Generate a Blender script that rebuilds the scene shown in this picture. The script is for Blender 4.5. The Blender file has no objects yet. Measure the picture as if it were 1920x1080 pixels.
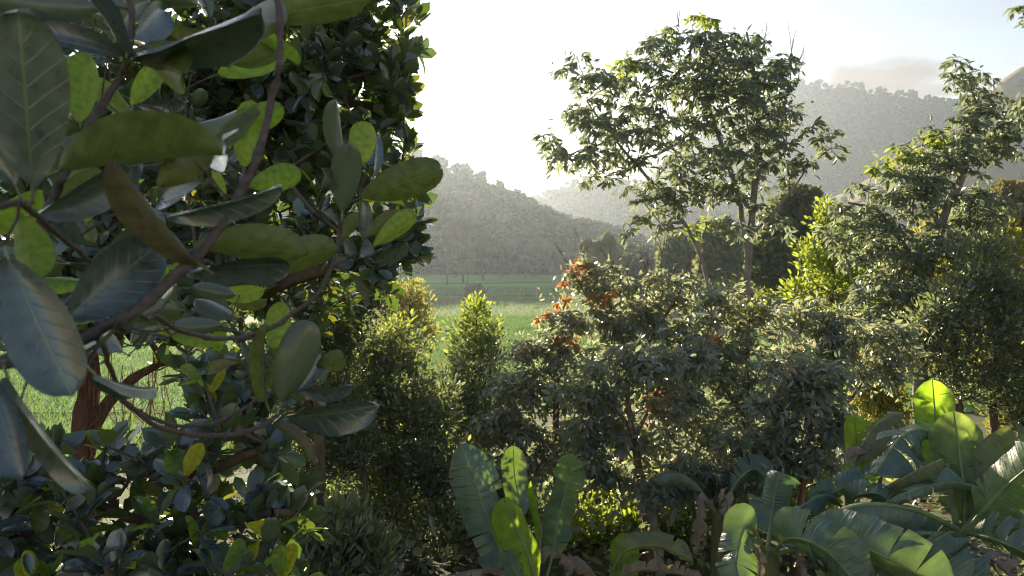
import bpy, math, random
import numpy as np
from mathutils import Vector, Matrix

# ------------------------------------------------------------------ camera, sky, sun, exposure
S = bpy.context.scene
R_ = math.radians
F = 1478.0                       # focal length in pixels of a 1920 wide picture
PITCH = R_(-3.0)
CAM = np.array([0.0, 0.0, 10.0])
FWD = np.array([0, math.cos(PITCH), math.sin(PITCH)])
UPV = np.array([0, -math.sin(PITCH), math.cos(PITCH)])
RGT = np.array([1.0, 0, 0])

cam = bpy.data.cameras.new('camera')
cam.sensor_width = 36.0
cam.lens = 36.0 * F / 1920.0
cam.clip_start = 0.05
cam.clip_end = 6000
cam.dof.use_dof = True
cam.dof.focus_distance = 7.0
cam.dof.aperture_fstop = 8.0
camo = bpy.data.objects.new('camera', cam)
S.collection.objects.link(camo)
camo.location = CAM
camo.rotation_euler = (R_(90) + PITCH, 0, 0)
S.camera = camo

SUN_AZ, SUN_EL = R_(-17.0), R_(12.5)
SUN_DIR = Vector((math.sin(SUN_AZ) * math.cos(SUN_EL), math.cos(SUN_AZ) * math.cos(SUN_EL), math.sin(SUN_EL)))

W = bpy.data.worlds.new('World')
S.world = W
W.use_nodes = True
nt = W.node_tree
nt.nodes.clear()


def N(tree, kind, **kw):
    n = tree.nodes.new(kind)
    for k, v in kw.items():
        setattr(n, k, v)
    return n


def math_node(tree, op, a, b=None, c=None, clamp=False):
    n = tree.nodes.new('ShaderNodeMath')
    n.operation = op
    n.use_clamp = clamp
    for i, v in enumerate((a, b, c)):
        if v is None:
            continue
        if isinstance(v, (int, float)):
            n.inputs[i].default_value = v
        else:
            tree.links.new(v, n.inputs[i])
    return n.outputs[0]


sky = N(nt, 'ShaderNodeTexSky', sky_type='NISHITA')
sky.sun_disc = False
sky.sun_elevation = SUN_EL
sky.sun_rotation = SUN_AZ
sky.altitude = 500
sky.air_density = 1.4
sky.dust_density = 0.1
sky.ozone_density = 1.8
bg = N(nt, 'ShaderNodeBackground')
bg.inputs['Strength'].default_value = 0.05
wo = N(nt, 'ShaderNodeOutputWorld')
tc = N(nt, 'ShaderNodeTexCoord')
sep = N(nt, 'ShaderNodeSeparateXYZ')
nt.links.new(tc.outputs['Generated'], sep.inputs[0])
az = math_node(nt, 'ARCTAN2', sep.outputs[0], sep.outputs[1])
el = math_node(nt, 'ARCSINE', sep.outputs[2])
noi = N(nt, 'ShaderNodeTexNoise')
noi.inputs['Scale'].default_value = 9.0
noi.inputs['Detail'].default_value = 7.0
noi.inputs['Roughness'].default_value = 0.58
mp = N(nt, 'ShaderNodeMapping')
mp.inputs['Scale'].default_value = (1, 1, 2.6)
nt.links.new(tc.outputs['Generated'], mp.inputs[0])
nt.links.new(mp.outputs[0], noi.inputs['Vector'])
nz = math_node(nt, 'SUBTRACT', noi.outputs['Fac'], 0.5)
mask = None
# cloud banks: (pixel x, pixel y, half width, half height, opacity)
for cx, cy, hw, hh, op in ((1640, 146, 120, 36, 0.85), (1740, 172, 120, 16, 0.7), (1545, 170, 80, 24, 0.6), (925, 226, 62, 17, 0.9),
                           (880, 252, 34, 7, 0.9), (1055, 288, 46, 8, 0.85), (1085, 318, 55, 10, 0.75),
                           (1030, 333, 20, 9, 0.8), (300, -160, 260, 30, 0.4), (1500, -260, 320, 34, 0.4), (2500, 120, 300, 30, 0.5),
                           (-900, 150, 400, 40, 0.5)):
    dv_ = FWD + RGT * ((cx - 960) / F) + UPV * ((540 - cy) / F)
    a0 = math.atan2(dv_[0], dv_[1])
    e0 = math.asin(dv_[2] / np.linalg.norm(dv_))
    dx = math_node(nt, 'MULTIPLY', math_node(nt, 'SUBTRACT', az, a0), F / hw)
    dy = math_node(nt, 'MULTIPLY', math_node(nt, 'SUBTRACT', el, e0), F / hh)
    r2 = math_node(nt, 'ADD', math_node(nt, 'MULTIPLY', dx, dx), math_node(nt, 'MULTIPLY', dy, dy))
    v = math_node(nt, 'ADD', math_node(nt, 'SUBTRACT', 1.0, r2), math_node(nt, 'MULTIPLY', nz, 3.0))
    v = math_node(nt, 'MULTIPLY', math_node(nt, 'ADD', v, 0.15), 1.1, clamp=True)
    v = math_node(nt, 'MULTIPLY', v, op)
    mask = v if mask is None else math_node(nt, 'MAXIMUM', mask, v)
# veil of warm lilac tint over the whole sky, added to cut its green
veil = N(nt, 'ShaderNodeMix', data_type='RGBA', blend_type='MULTIPLY')
nt.links.new(math_node(nt, 'ADD', 0.75, nz, clamp=True), veil.inputs[0])
nt.links.new(sky.outputs[0], veil.inputs[6])
veil.inputs[7].default_value = (0.95, 0.74, 0.80, 1)
mix = N(nt, 'ShaderNodeMix', data_type='RGBA', blend_type='MIX')
nt.links.new(mask, mix.inputs[0])
nt.links.new(veil.outputs[2], mix.inputs[6])
dim = N(nt, 'ShaderNodeMix', data_type='RGBA', blend_type='MULTIPLY')
dim.inputs[0].default_value = 1.0
nt.links.new(veil.outputs[2], dim.inputs[6])
dim.inputs[7].default_value = (0.40, 0.25, 0.19, 1)
nt.links.new(dim.outputs[2], mix.inputs[7])
nt.links.new(mix.outputs[2], bg.inputs['Color'])
nt.links.new(bg.outputs[0], wo.inputs['Surface'])

sun = bpy.data.lights.new('sun', 'SUN')
sun.energy = 4.8
sun.angle = R_(0.6)
sun.color = (1.0, 0.84, 0.62)
suno = bpy.data.objects.new('sun', sun)
S.collection.objects.link(suno)
suno.rotation_euler = SUN_DIR.to_track_quat('Z', 'Y').to_euler()

S.view_settings.view_transform = 'Standard'
S.view_settings.look = 'None'
S.view_settings.exposure = 2.15
S.view_settings.gamma = 1.0
S.view_settings.use_curve_mapping = False
S.render.engine = 'CYCLES'
S.cycles.use_denoising = True
S.cycles.filter_width = 1.2
S.cycles.max_bounces = 9
S.cycles.diffuse_bounces = 6
S.cycles.glossy_bounces = 2
S.cycles.transmission_bounces = 3
S.cycles.volume_bounces = 1
S.cycles.sample_clamp_indirect = 6.0

HAZE_DENSITY = 0.00033


# ------------------------------------------------------------------ geometry helpers
def at(px, py, d):
    """world point seen at photo pixel (px, py), d metres in front of the camera"""
    return CAM + d * (FWD + RGT * ((px - 960) / F) + UPV * ((540 - py) / F))


def unit(v):
    v = np.asarray(v, float)
    return v / (np.linalg.norm(v, axis=-1, keepdims=True) + 1e-9)


GY = [-400, 6, 10, 14, 20, 32, 45, 3000]
GZ = [6.2, 6.1, 5.8, 5.2, 3.6, 1.3, 0.0, 0.0]


def gz(y):
    return float(np.interp(y, GY, GZ))


def mesh_arrays(name, V, loops, sizes, uv=None, mats=None, smooth=True):
    me = bpy.data.meshes.new(name)
    V = np.ascontiguousarray(V, np.float32)
    loops = np.ascontiguousarray(loops, np.int32)
    sizes = np.ascontiguousarray(sizes, np.int32)
    me.vertices.add(len(V))
    me.vertices.foreach_set('co', V.ravel())
    me.loops.add(len(loops))
    me.loops.foreach_set('vertex_index', loops)
    me.polygons.add(len(sizes))
    starts = np.zeros(len(sizes), np.int32)
    starts[1:] = np.cumsum(sizes)[:-1]
    me.polygons.foreach_set('loop_start', starts)
    me.polygons.foreach_set('loop_total', sizes)
    if mats is not None:
        me.polygons.foreach_set('material_index', np.ascontiguousarray(mats, np.int32))
    if uv is not None:
        lay = me.uv_layers.new(name='uv')
        lay.data.foreach_set('uv', np.ascontiguousarray(np.asarray(uv)[loops], np.float32).ravel())
    me.polygons.foreach_set('use_smooth', np.full(len(sizes), bool(smooth)))
    me.update(calc_edges=True)
    return me


class Shape:
    """loose collection of patches that becomes one mesh"""

    def __init__(self):
        self.V, self.L, self.Z, self.U, self.M, self.n = [], [], [], [], [], 0

    def add(self, V, loops, sizes, uv=None, mat=0):
        V = np.asarray(V, float).reshape(-1, 3)
        self.V.append(V)
        self.L.append(np.asarray(loops, int) + self.n)
        self.Z.append(np.asarray(sizes, int))
        self.U.append(np.zeros((len(V), 2)) if uv is None else np.asarray(uv, float))
        self.M.append(np.full(len(sizes), mat))
        self.n += len(V)

    def grid(self, P, uv=None, mat=0):
        """P: rows x cols x 3"""
        P = np.asarray(P, float)
        r, c = P.shape[:2]
        i = np.arange((r - 1) * (c - 1))
        a = (i // (c - 1)) * c + i % (c - 1)
        q = np.stack([a, a + 1, a + c + 1, a + c], 1)
        self.add(P.reshape(-1, 3), q.ravel(), np.full(len(q), 4), None if uv is None else np.asarray(uv).reshape(-1, 2), mat)

    def tube(self, pts, rad, sides=6, mat=0, cap=True):
        pts = np.asarray(pts, float)
        rad = np.broadcast_to(np.asarray(rad, float), (len(pts),))
        T = unit(np.gradient(pts, axis=0))
        ref = np.array([0.31, 0.17, 0.93])
        if abs(T[0] @ ref) > 0.9:
            ref = np.array([0.93, 0.2, 0.1])
        A = unit(np.cross(T, ref))
        B = np.cross(T, A)
        ang = np.linspace(0, 2 * math.pi, sides, endpoint=False)
        ring = A[:, None] * np.cos(ang)[None, :, None] + B[:, None] * np.sin(ang)[None, :, None]
        P = pts[:, None] + ring * rad[:, None, None]
        n = len(pts)
        i = np.arange((n - 1) * sides)
        r, s = i // sides, i % sides
        s2 = (s + 1) % sides
        q = np.stack([r * sides + s, r * sides + s2, (r + 1) * sides + s2, (r + 1) * sides + s], 1)
        lp, sz = q.ravel(), np.full(len(q), 4)
        if cap:
            lp = np.concatenate([lp, (n - 1) * sides + np.arange(sides)])
            sz = np.concatenate([sz, [sides]])
        uvv = np.stack([np.tile(np.arange(sides) / sides, n), np.repeat(np.arange(n) * 0.2, sides)], 1)
        self.add(P.reshape(-1, 3), lp, sz, uvv, mat)

    def scatter(self, tpl, M, T, mat=0):
        """tpl = (V, loops, sizes, uv); M: n x 3 x 3 (columns = axes), T: n x 3"""
        V, lp, sz, uv = tpl
        n = len(T)
        if n == 0:
            return
        P = np.einsum('nij,vj->nvi', M, V) + np.asarray(T)[:, None, :]
        off = (np.arange(n) * len(V))[:, None]
        self.add(P.reshape(-1, 3), (lp[None] + off).ravel(), np.tile(sz, n), np.tile(uv, (n, 1)), mat)

    def mesh(self, name, origin=(0, 0, 0), smooth=True):
        if not self.V:
            return bpy.data.meshes.new(name)
        return mesh_arrays(name, np.concatenate(self.V) - np.asarray(origin), np.concatenate(self.L), np.concatenate(self.Z),
                           np.concatenate(self.U), np.concatenate(self.M), smooth)


def link(name, me, mats, parent=None, loc=None, kind=None):
    o = bpy.data.objects.new(name, me)
    S.collection.objects.link(o)
    if mats is not None and len(me.materials) == 0:
        for m in (mats if isinstance(mats, (list, tuple)) else [mats]):
            me.materials.append(m)
    if parent is not None:
        o.parent = parent
    if loc is not None:
        o.location = loc
    if kind:
        o['kind'] = kind
    return o


def thing(name, label, cat, loc, group=None):
    o = bpy.data.objects.new(name, None)
    o.empty_display_size = 0.1
    S.collection.objects.link(o)
    o.location = loc
    o['label'] = label
    o['category'] = cat
    if group:
        o['group'] = group
    return o


def frames(D, Nrm, scale):
    """n x 3 x 3 matrices: y axis = D, z axis near Nrm"""
    D = unit(D)
    X = unit(np.cross(D, Nrm))
    Z = np.cross(X, D)
    s = np.asarray(scale, float).reshape(-1, 1, 1)
    return np.stack([X, D, Z], 2) * s


def leaf_tpl(rows, width, fold=0.15, curl=0.12, peak=0.6, cols=1, petiole=0.0, wave=0.0, tip=0.5, seed=0, twist=0.0):
    """leaf blade of unit length along +y, normal +z"""
    rg = np.random.RandomState(seed)
    t = np.linspace(0, 1, rows + 1)
    if rows > 5:
        t = 0.5 - 0.5 * np.cos(np.pi * t ** 0.9)
    a = peak / (1 - peak) * tip
    w = np.power(np.clip(t, 0, 1), a) * np.power(np.clip(1 - t, 0, 1), tip)
    w = w / (w.max() + 1e-9) * width * 0.5
    w = np.maximum(w, 0.012)
    c = np.linspace(-1, 1, 2 * cols + 1)
    ph = rg.rand(3) * 6
    X = w[:, None] * c[None]
    Y = np.repeat(t[:, None], len(c), 1)
    Zz = fold * np.abs(X) + (0.10 * width * np.abs(c[None]) ** 3 if cols > 1 else 0) - curl * (t[:, None] ** 2) + wave * np.sin(t[:, None] * 13 + ph[0]) * (c[None] ** 2) * np.sign(c[None] + 0.01) * width
    Zz = Zz + 0.03 * wave * 10 * width * np.sin(t[:, None] * 5 + ph[1])
    Y = Y - 0.5 * curl * curl * Y ** 3
    an = twist * (t[:, None] - 0.3)
    X, Zz = X * np.cos(an) - Zz * np.sin(an), X * np.sin(an) + Zz * np.cos(an)
    P = np.stack([X, Y, Zz], 2)
    sh = Shape()
    uv = np.stack([np.repeat((c[None] + 1) / 2, len(t), 0), np.repeat(t[:, None], len(c), 1)], 2)
    sh.grid(P, uv)
    if petiole:
        sh.tube([[0, -petiole, -petiole * 0.25], [0, -petiole * 0.4, -petiole * 0.06], [0, 0.02, 0]], [0.018, 0.014, 0.010], 4, cap=False)
        sh.U[-1][:] = (0.5, 0.0)
    return (np.concatenate(sh.V), np.concatenate(sh.L), np.concatenate(sh.Z), np.concatenate(sh.U))


# simple small leaf: two folded quads
_sv = np.array([[0, 0, 0], [-0.22, 0.3, 0.05], [-0.2, 0.7, 0.03], [0, 1, -0.08], [0.2, 0.7, 0.03], [0.22, 0.3, 0.05]])
SMALL = (_sv, np.array([0, 3, 2, 1, 0, 5, 4, 3]), np.array([4, 4]), np.stack([_sv[:, 0] + 0.5, _sv[:, 1]], 1))
_nv = _sv * np.array([0.55, 1, 1])
NARROW = (_nv, SMALL[1], SMALL[2], SMALL[3])
_bv = np.array([[0, 0, 0], [-0.03, 0.5, 0.0], [0.0, 1, -0.1], [0.03, 0.5, 0.0]])
BLADE = (_bv, np.array([0, 3, 2, 1]), np.array([4]), np.zeros((4, 2)))
_cv = np.array([[-0.5, 0, 0.0], [0.5, 0, 0.08], [0.42, 1, -0.06], [-0.38, 0.9, 0.1]])
CLUMP = (_cv, np.array([0, 1, 2, 3]), np.array([4]), np.zeros((4, 2)))


def rnd_dirs(n, rg):
    return unit(rg.normal(size=(n, 3)))


# ------------------------------------------------------------------ materials
def new_mat(name):
    m = bpy.data.materials.new(name)
    m.use_nodes = True
    m.node_tree.nodes.clear()
    return m, m.node_tree


def rand_fac(t):
    oi = N(t, 'ShaderNodeObjectInfo')
    ge = N(t, 'ShaderNodeNewGeometry')
    s = math_node(t, 'ADD', oi.outputs['Random'], ge.outputs['Random Per Island'])
    return math_node(t, 'FRACT', s)


def leaf_mat(name, stops, trans_stops, trans=0.4, rough=0.42, spec=0.5, veins=0.0, under=None, stripes=0.0, island=True, vein_col=(0.28, 0.36, 0.13), coat=0.0):
    """stops: [(pos, rgb)] picked at random for each leaf; trans_stops: colour of light coming through"""
    m, t = new_mat(name)
    fac = rand_fac(t) if island else N(t, 'ShaderNodeObjectInfo').outputs['Random']

    def ramp(st, interp='LINEAR'):
        r = N(t, 'ShaderNodeValToRGB')
        r.color_ramp.interpolation = interp
        e = r.color_ramp.elements
        while len(e) < len(st):
            e.new(0.5)
        for k, (p, c) in enumerate(st):
            e[k].position = p
            e[k].color = (*c, 1)
        t.links.new(fac, r.inputs[0])
        return r.outputs[0]
    col = ramp(stops)
    tcol = ramp(trans_stops)
    # mottling
    tcn = N(t, 'ShaderNodeTexCoord')
    nn = N(t, 'ShaderNodeTexNoise')
    nn.inputs['Scale'].default_value = 9.0
    nn.inputs['Detail'].default_value = 4.0
    t.links.new(tcn.outputs['Object'], nn.inputs['Vector'])
    hs = N(t, 'ShaderNodeHueSaturation')
    mr = N(t, 'ShaderNodeMapRange')
    mr.inputs[1].default_value, mr.inputs[2].default_value = 0.3, 0.7
    mr.inputs[3].default_value, mr.inputs[4].default_value = 0.72, 1.28
    t.links.new(nn.outputs['Fac'], mr.inputs[0])
    t.links.new(mr.outputs[0], hs.inputs['Value'])
    t.links.new(col, hs.inputs['Color'])
    col = hs.outputs[0]
    if veins:                       # brown specks and scorched patches
        n3 = N(t, 'ShaderNodeTexNoise')
        n3.inputs['Scale'].default_value = 13.0
        n3.inputs['Detail'].default_value = 3.0
        ad = N(t, 'ShaderNodeVectorMath', operation='ADD')
        t.links.new(tcn.outputs['Object'], ad.inputs[0])
        cs_ = N(t, 'ShaderNodeCombineXYZ')
        t.links.new(math_node(t, 'MULTIPLY', fac, 40.0), cs_.inputs[2])
        t.links.new(cs_.outputs[0], ad.inputs[1])
        t.links.new(ad.outputs[0], n3.inputs['Vector'])
        t.links.new(ad.outputs[0], nn.inputs['Vector'])
        spt = math_node(t, 'MULTIPLY', math_node(t, 'SUBTRACT', n3.outputs['Fac'], 0.66), 14.0, clamp=True)
        ms_ = N(t, 'ShaderNodeMix', data_type='RGBA')
        t.links.new(math_node(t, 'MULTIPLY', spt, 0.8), ms_.inputs[0])
        t.links.new(col, ms_.inputs[6])
        ms_.inputs[7].default_value = (0.09, 0.06, 0.03, 1)
        col = ms_.outputs[2]
    pr = N(t, 'ShaderNodeBsdfPrincipled')
    pr.inputs['Roughness'].default_value = rough
    pr.inputs['Specular IOR Level'].default_value = spec
    if coat:
        pr.inputs['Coat Weight'].default_value = coat
        pr.inputs['Coat Roughness'].default_value = 0.2
    if veins:
        t.links.new(math_node(t, 'ADD', rough - 0.14, math_node(t, 'MULTIPLY', nn.outputs['Fac'], 0.28)), pr.inputs['Roughness'])
    if veins or stripes:
        uv = N(t, 'ShaderNodeUVMap')
        sp = N(t, 'ShaderNodeSeparateXYZ')
        t.links.new(uv.outputs[0], sp.inputs[0])
        a = math_node(t, 'MULTIPLY', math_node(t, 'ABSOLUTE', math_node(t, 'SUBTRACT', sp.outputs[0], 0.5)), 2.0)
        if veins:
            s = math_node(t, 'SUBTRACT', math_node(t, 'MULTIPLY', sp.outputs[1], 8.0), math_node(t, 'MULTIPLY', a, 1.7))
            fr = math_node(t, 'ABSOLUTE', math_node(t, 'SUBTRACT', math_node(t, 'FRACT', s), 0.5))
            lat = math_node(t, 'SUBTRACT', 1.0, math_node(t, 'MULTIPLY', fr, 13.0), clamp=True)
            lat = math_node(t, 'MULTIPLY', lat, math_node(t, 'SUBTRACT', 0.75, math_node(t, 'MULTIPLY', a, 0.6)))
            mid = math_node(t, 'SUBTRACT', 1.3, math_node(t, 'MULTIPLY', a, 26.0), clamp=True)
            vv = math_node(t, 'MAXIMUM', math_node(t, 'MULTIPLY', lat, 0.38), mid)
            strength = veins
        else:
            wv = N(t, 'ShaderNodeTexNoise')
            wv.inputs['Scale'].default_value = 1.0
            wv.inputs['Detail'].default_value = 3.0
            cm = N(t, 'ShaderNodeCombineXYZ')
            t.links.new(math_node(t, 'MULTIPLY', a, 1.2), cm.inputs[0])
            t.links.new(math_node(t, 'MULTIPLY', sp.outputs[1], 34.0), cm.inputs[1])
            t.links.new(math_node(t, 'MULTIPLY', fac, 50.0), cm.inputs[2])
            t.links.new(cm.outputs[0], wv.inputs['Vector'])
            vv = math_node(t, 'MULTIPLY', math_node(t, 'SUBTRACT', wv.outputs['Fac'], 0.42), 2.2, clamp=True)
            strength = stripes
        mx = N(t, 'ShaderNodeMix', data_type='RGBA')
        t.links.new(math_node(t, 'MULTIPLY', vv, strength), mx.inputs[0])
        t.links.new(col, mx.inputs[6])
        mx.inputs[7].default_value = (*vein_col, 1)
        col = mx.outputs[2]
        bp = N(t, 'ShaderNodeBump')
        bp.inputs['Strength'].default_value = 0.35 if veins else 0.8
        bp.inputs['Distance'].default_value = 0.01
        t.links.new(vv, bp.inputs['Height'])
        t.links.new(bp.outputs[0], pr.inputs['Normal'])
        mx2 = N(t, 'ShaderNodeMix', data_type='RGBA', blend_type='MULTIPLY')
        t.links.new(math_node(t, 'MULTIPLY', vv, strength * 0.8), mx2.inputs[0])
        t.links.new(tcol, mx2.inputs[6])
        mx2.inputs[7].default_value = (0.62, 0.60, 0.42, 1) if veins else (0.7, 0.75, 0.6, 1)
        ht_ = N(t, 'ShaderNodeHueSaturation')
        t.links.new(mr.outputs[0], ht_.inputs['Value'])
        t.links.new(mx2.outputs[2], ht_.inputs['Color'])
        tcol = ht_.outputs[0]
        if stripes:                 # browned, frayed margins
            eg = math_node(t, 'ADD', math_node(t, 'MULTIPLY', math_node(t, 'SUBTRACT', a, 0.93), 9.0), math_node(t, 'MULTIPLY', math_node(t, 'SUBTRACT', nn.outputs['Fac'], 0.5), 5.0), clamp=True)
            for q_ in (0, 1):
                me_ = N(t, 'ShaderNodeMix', data_type='RGBA')
                t.links.new(math_node(t, 'MULTIPLY', eg, 0.85), me_.inputs[0])
                t.links.new(tcol if q_ else col, me_.inputs[6])
                me_.inputs[7].default_value = (0.25, 0.17, 0.09, 1) if q_ else (0.16, 0.12, 0.075, 1)
                if q_:
                    tcol = me_.outputs[2]
                else:
                    col = me_.outputs[2]
    if under is not None:           # the pale matt underside of the blade
        ge = N(t, 'ShaderNodeNewGeometry')
        mu = N(t, 'ShaderNodeMix', data_type='RGBA')
        t.links.new(ge.outputs['Backfacing'], mu.inputs[0])
        t.links.new(col, mu.inputs[6])
        mu.inputs[7].default_value = (*under, 1)
        col = mu.outputs[2]
        t.links.new(math_node(t, 'ADD', math_node(t, 'ADD', rough - 0.12, math_node(t, 'MULTIPLY', nn.outputs['Fac'], 0.24)), math_node(t, 'MULTIPLY', ge.outputs['Backfacing'], 0.25)), pr.inputs['Roughness'])
    t.links.new(col, pr.inputs['Base Color'])
    tr = N(t, 'ShaderNodeBsdfTranslucent')
    t.links.new(tcol, tr.inputs['Color'])
    mxs = N(t, 'ShaderNodeMixShader')
    mxs.inputs[0].default_value = trans
    t.links.new(pr.outputs[0], mxs.inputs[1])
    t.links.new(tr.outputs[0], mxs.inputs[2])
    out = N(t, 'ShaderNodeOutputMaterial')
    t.links.new(mxs.outputs[0], out.inputs['Surface'])
    return m


def rough_mat(name, c1, c2, scale=4.0, stretch=(1, 1, 1), rough=0.9, bump=0.4, c3=None, dist=0.02):
    m, t = new_mat(name)
    tcn = N(t, 'ShaderNodeTexCoord')
    mpn = N(t, 'ShaderNodeMapping')
    mpn.inputs['Scale'].default_value = stretch
    t.links.new(tcn.outputs['Object'], mpn.inputs[0])
    nn = N(t, 'ShaderNodeTexNoise')
    nn.inputs['Scale'].default_value = scale
    nn.inputs['Detail'].default_value = 8.0
    nn.inputs['Roughness'].default_value = 0.65
    t.links.new(mpn.outputs[0], nn.inputs['Vector'])
    r = N(t, 'ShaderNodeValToRGB')
    e = r.color_ramp.elements
    e[0].position, e[0].color = 0.35, (*c1, 1)
    e[1].position, e[1].color = 0.65, (*c2, 1)
    if c3:
        q = e.new(0.78)
        q.color = (*c3, 1)
    t.links.new(nn.outputs['Fac'], r.inputs[0])
    pr = N(t, 'ShaderNodeBsdfPrincipled')
    pr.inputs['Roughness'].default_value = rough
    pr.inputs['Specular IOR Level'].default_value = 0.25
    t.links.new(r.outputs[0], pr.inputs['Base Color'])
    bp = N(t, 'ShaderNodeBump')
    bp.inputs['Strength'].default_value = bump
    bp.inputs['Distance'].default_value = dist
    t.links.new(nn.outputs['Fac'], bp.inputs['Height'])
    t.links.new(bp.outputs[0], pr.inputs['Normal'])
    out = N(t, 'ShaderNodeOutputMaterial')
    t.links.new(pr.outputs[0], out.inputs['Surface'])
    return m


G_DARK, G_MID = (0.022, 0.045, 0.020), (0.045, 0.085, 0.028)
LIME = (0.42, 0.62, 0.05)
JACK = leaf_mat('jackfruit_leaf', [(0, (0.042, 0.068, 0.082)), (0.6, (0.062, 0.096, 0.102)), (1.0, (0.080, 0.115, 0.098))],  # blue sheen of the sky is put into the base colour
                [(0, (0.14, 0.26, 0.06)), (0.7, (0.20, 0.34, 0.08)), (1.0, (0.30, 0.42, 0.08))], 0.07, 0.30, 1.0, coat=0.8, veins=0.6, under=(0.075, 0.110, 0.055), island=False)
JACKS = leaf_mat('jackfruit_leaf_mass', [(0, (0.080, 0.112, 0.118)), (0.7, (0.11, 0.145, 0.130)), (0.96, (0.07, 0.12, 0.03)), (1.0, (0.2, 0.17, 0.03))],  # colour lightened to stand for the sky glare over the crown
                 [(0, (0.16, 0.30, 0.03)), (0.7, (0.28, 0.46, 0.04)), (1.0, (0.6, 0.6, 0.05))], 0.18, 0.30, 1.0, coat=0.5, under=(0.075, 0.110, 0.055))
JLIME = leaf_mat('backlit_jackfruit_leaf', [(0, (0.10, 0.19, 0.03)), (1, (0.15, 0.24, 0.04))], [(0, (0.40, 0.62, 0.05)), (1, (0.55, 0.70, 0.07))], 0.45, 0.42, 0.5,  # lime of sun shining through is put into the leaf colour
                 veins=0.5, island=False)
JOLIVE = leaf_mat('olive_jackfruit_leaf', [(0, (0.085, 0.12, 0.03)), (1, (0.12, 0.135, 0.04))], [(0, (0.28, 0.36, 0.06)), (1, (0.36, 0.38, 0.07))], 0.22, 0.45, 0.6,
                  veins=0.35, island=False)
JBROWN = leaf_mat('dying_jackfruit_leaf', [(0, (0.085, 0.08, 0.04)), (1, (0.11, 0.09, 0.045))], [(0, (0.28, 0.22, 0.06)), (1, (0.32, 0.24, 0.07))], 0.16, 0.45, 0.5,
                  veins=0.4, island=False)
JORANGE = leaf_mat('dead_orange_leaf', [(0, (0.22, 0.075, 0.035)), (1, (0.28, 0.11, 0.045))], [(0, (0.5, 0.15, 0.05)), (1, (0.55, 0.2, 0.06))], 0.25, 0.6, 0.3, veins=0.3, island=False)
JYELLOW = leaf_mat('yellow_leaf', [(0, (0.45, 0.42, 0.03)), (1, (0.5, 0.5, 0.05))], [(0, (0.75, 0.68, 0.04)), (1, (0.8, 0.8, 0.06))], 0.5, 0.5, 0.3, veins=0.3, island=False)
RUB = leaf_mat('rubber_leaf', [(0, (0.075, 0.105, 0.088)), (0.6, (0.11, 0.145, 0.108)), (1.0, (0.15, 0.175, 0.11))],
               [(0, (0.24, 0.30, 0.17)), (0.7, (0.32, 0.38, 0.20)), (1.0, (0.45, 0.50, 0.20))], 0.42, 0.36, 1.0)
RUBW = leaf_mat('weathered_rubber_leaf', [(0, (0.12, 0.145, 0.115)), (0.6, (0.155, 0.185, 0.145)), (0.95, (0.18, 0.195, 0.13)), (0.985, (0.22, 0.19, 0.10)), (1.0, (0.30, 0.16, 0.08))],
                [(0, (0.32, 0.38, 0.21)), (0.7, (0.42, 0.47, 0.25)), (0.97, (0.52, 0.52, 0.22)), (1.0, (0.6, 0.40, 0.16))], 0.48, 0.32, 1.0, coat=0.8)
RUBLIME = leaf_mat('young_rubber_leaf', [(0, (0.10, 0.16, 0.02)), (1, (0.17, 0.22, 0.03))], [(0, (0.34, 0.44, 0.07)), (1, (0.52, 0.56, 0.10))], 0.45, 0.45, 0.5)
RUBRED = leaf_mat('red_new_leaf', [(0, (0.22, 0.10, 0.05)), (0.5, (0.32, 0.15, 0.07)), (1, (0.16, 0.14, 0.07))], [(0, (0.8, 0.26, 0.10)), (0.5, (0.9, 0.42, 0.14)), (1, (0.6, 0.5, 0.2))], 0.45, 0.45, 0.6)
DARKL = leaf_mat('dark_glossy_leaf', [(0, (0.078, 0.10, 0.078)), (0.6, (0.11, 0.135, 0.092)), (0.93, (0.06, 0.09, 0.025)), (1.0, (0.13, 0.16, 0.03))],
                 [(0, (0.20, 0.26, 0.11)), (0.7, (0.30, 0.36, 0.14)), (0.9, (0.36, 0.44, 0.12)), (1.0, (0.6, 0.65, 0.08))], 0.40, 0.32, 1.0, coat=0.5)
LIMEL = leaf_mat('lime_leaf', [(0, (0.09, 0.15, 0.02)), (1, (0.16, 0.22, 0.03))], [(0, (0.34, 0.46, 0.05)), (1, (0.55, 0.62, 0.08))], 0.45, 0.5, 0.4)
YELL = leaf_mat('yellow_green_leaf', [(0, (0.14, 0.16, 0.02)), (1, (0.24, 0.22, 0.04))], [(0, (0.42, 0.44, 0.08)), (1, (0.58, 0.52, 0.12))], 0.42, 0.5, 0.35)
FAR = leaf_mat('distant_foliage', [(0, (0.022, 0.042, 0.02)), (0.5, (0.05, 0.08, 0.03)), (0.85, (0.085, 0.115, 0.04)), (1.0, (0.13, 0.13, 0.05))],
               [(0, (0.10, 0.16, 0.05)), (1.0, (0.18, 0.24, 0.07))], 0.22, 0.9, 0.08, island=False)
FARM = leaf_mat('midway_foliage', [(0, (0.05, 0.08, 0.035)), (0.6, (0.08, 0.115, 0.05)), (1.0, (0.12, 0.14, 0.06))],
                [(0, (0.2, 0.26, 0.10)), (1.0, (0.34, 0.38, 0.14))], 0.42, 0.7, 0.3)
FARDRY = leaf_mat('distant_dry_foliage', [(0, (0.06, 0.07, 0.03)), (0.6, (0.10, 0.10, 0.04)), (1.0, (0.17, 0.14, 0.06))],
                  [(0, (0.2, 0.22, 0.06)), (1.0, (0.32, 0.3, 0.1))], 0.25, 0.9, 0.1, island=False)
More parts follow.
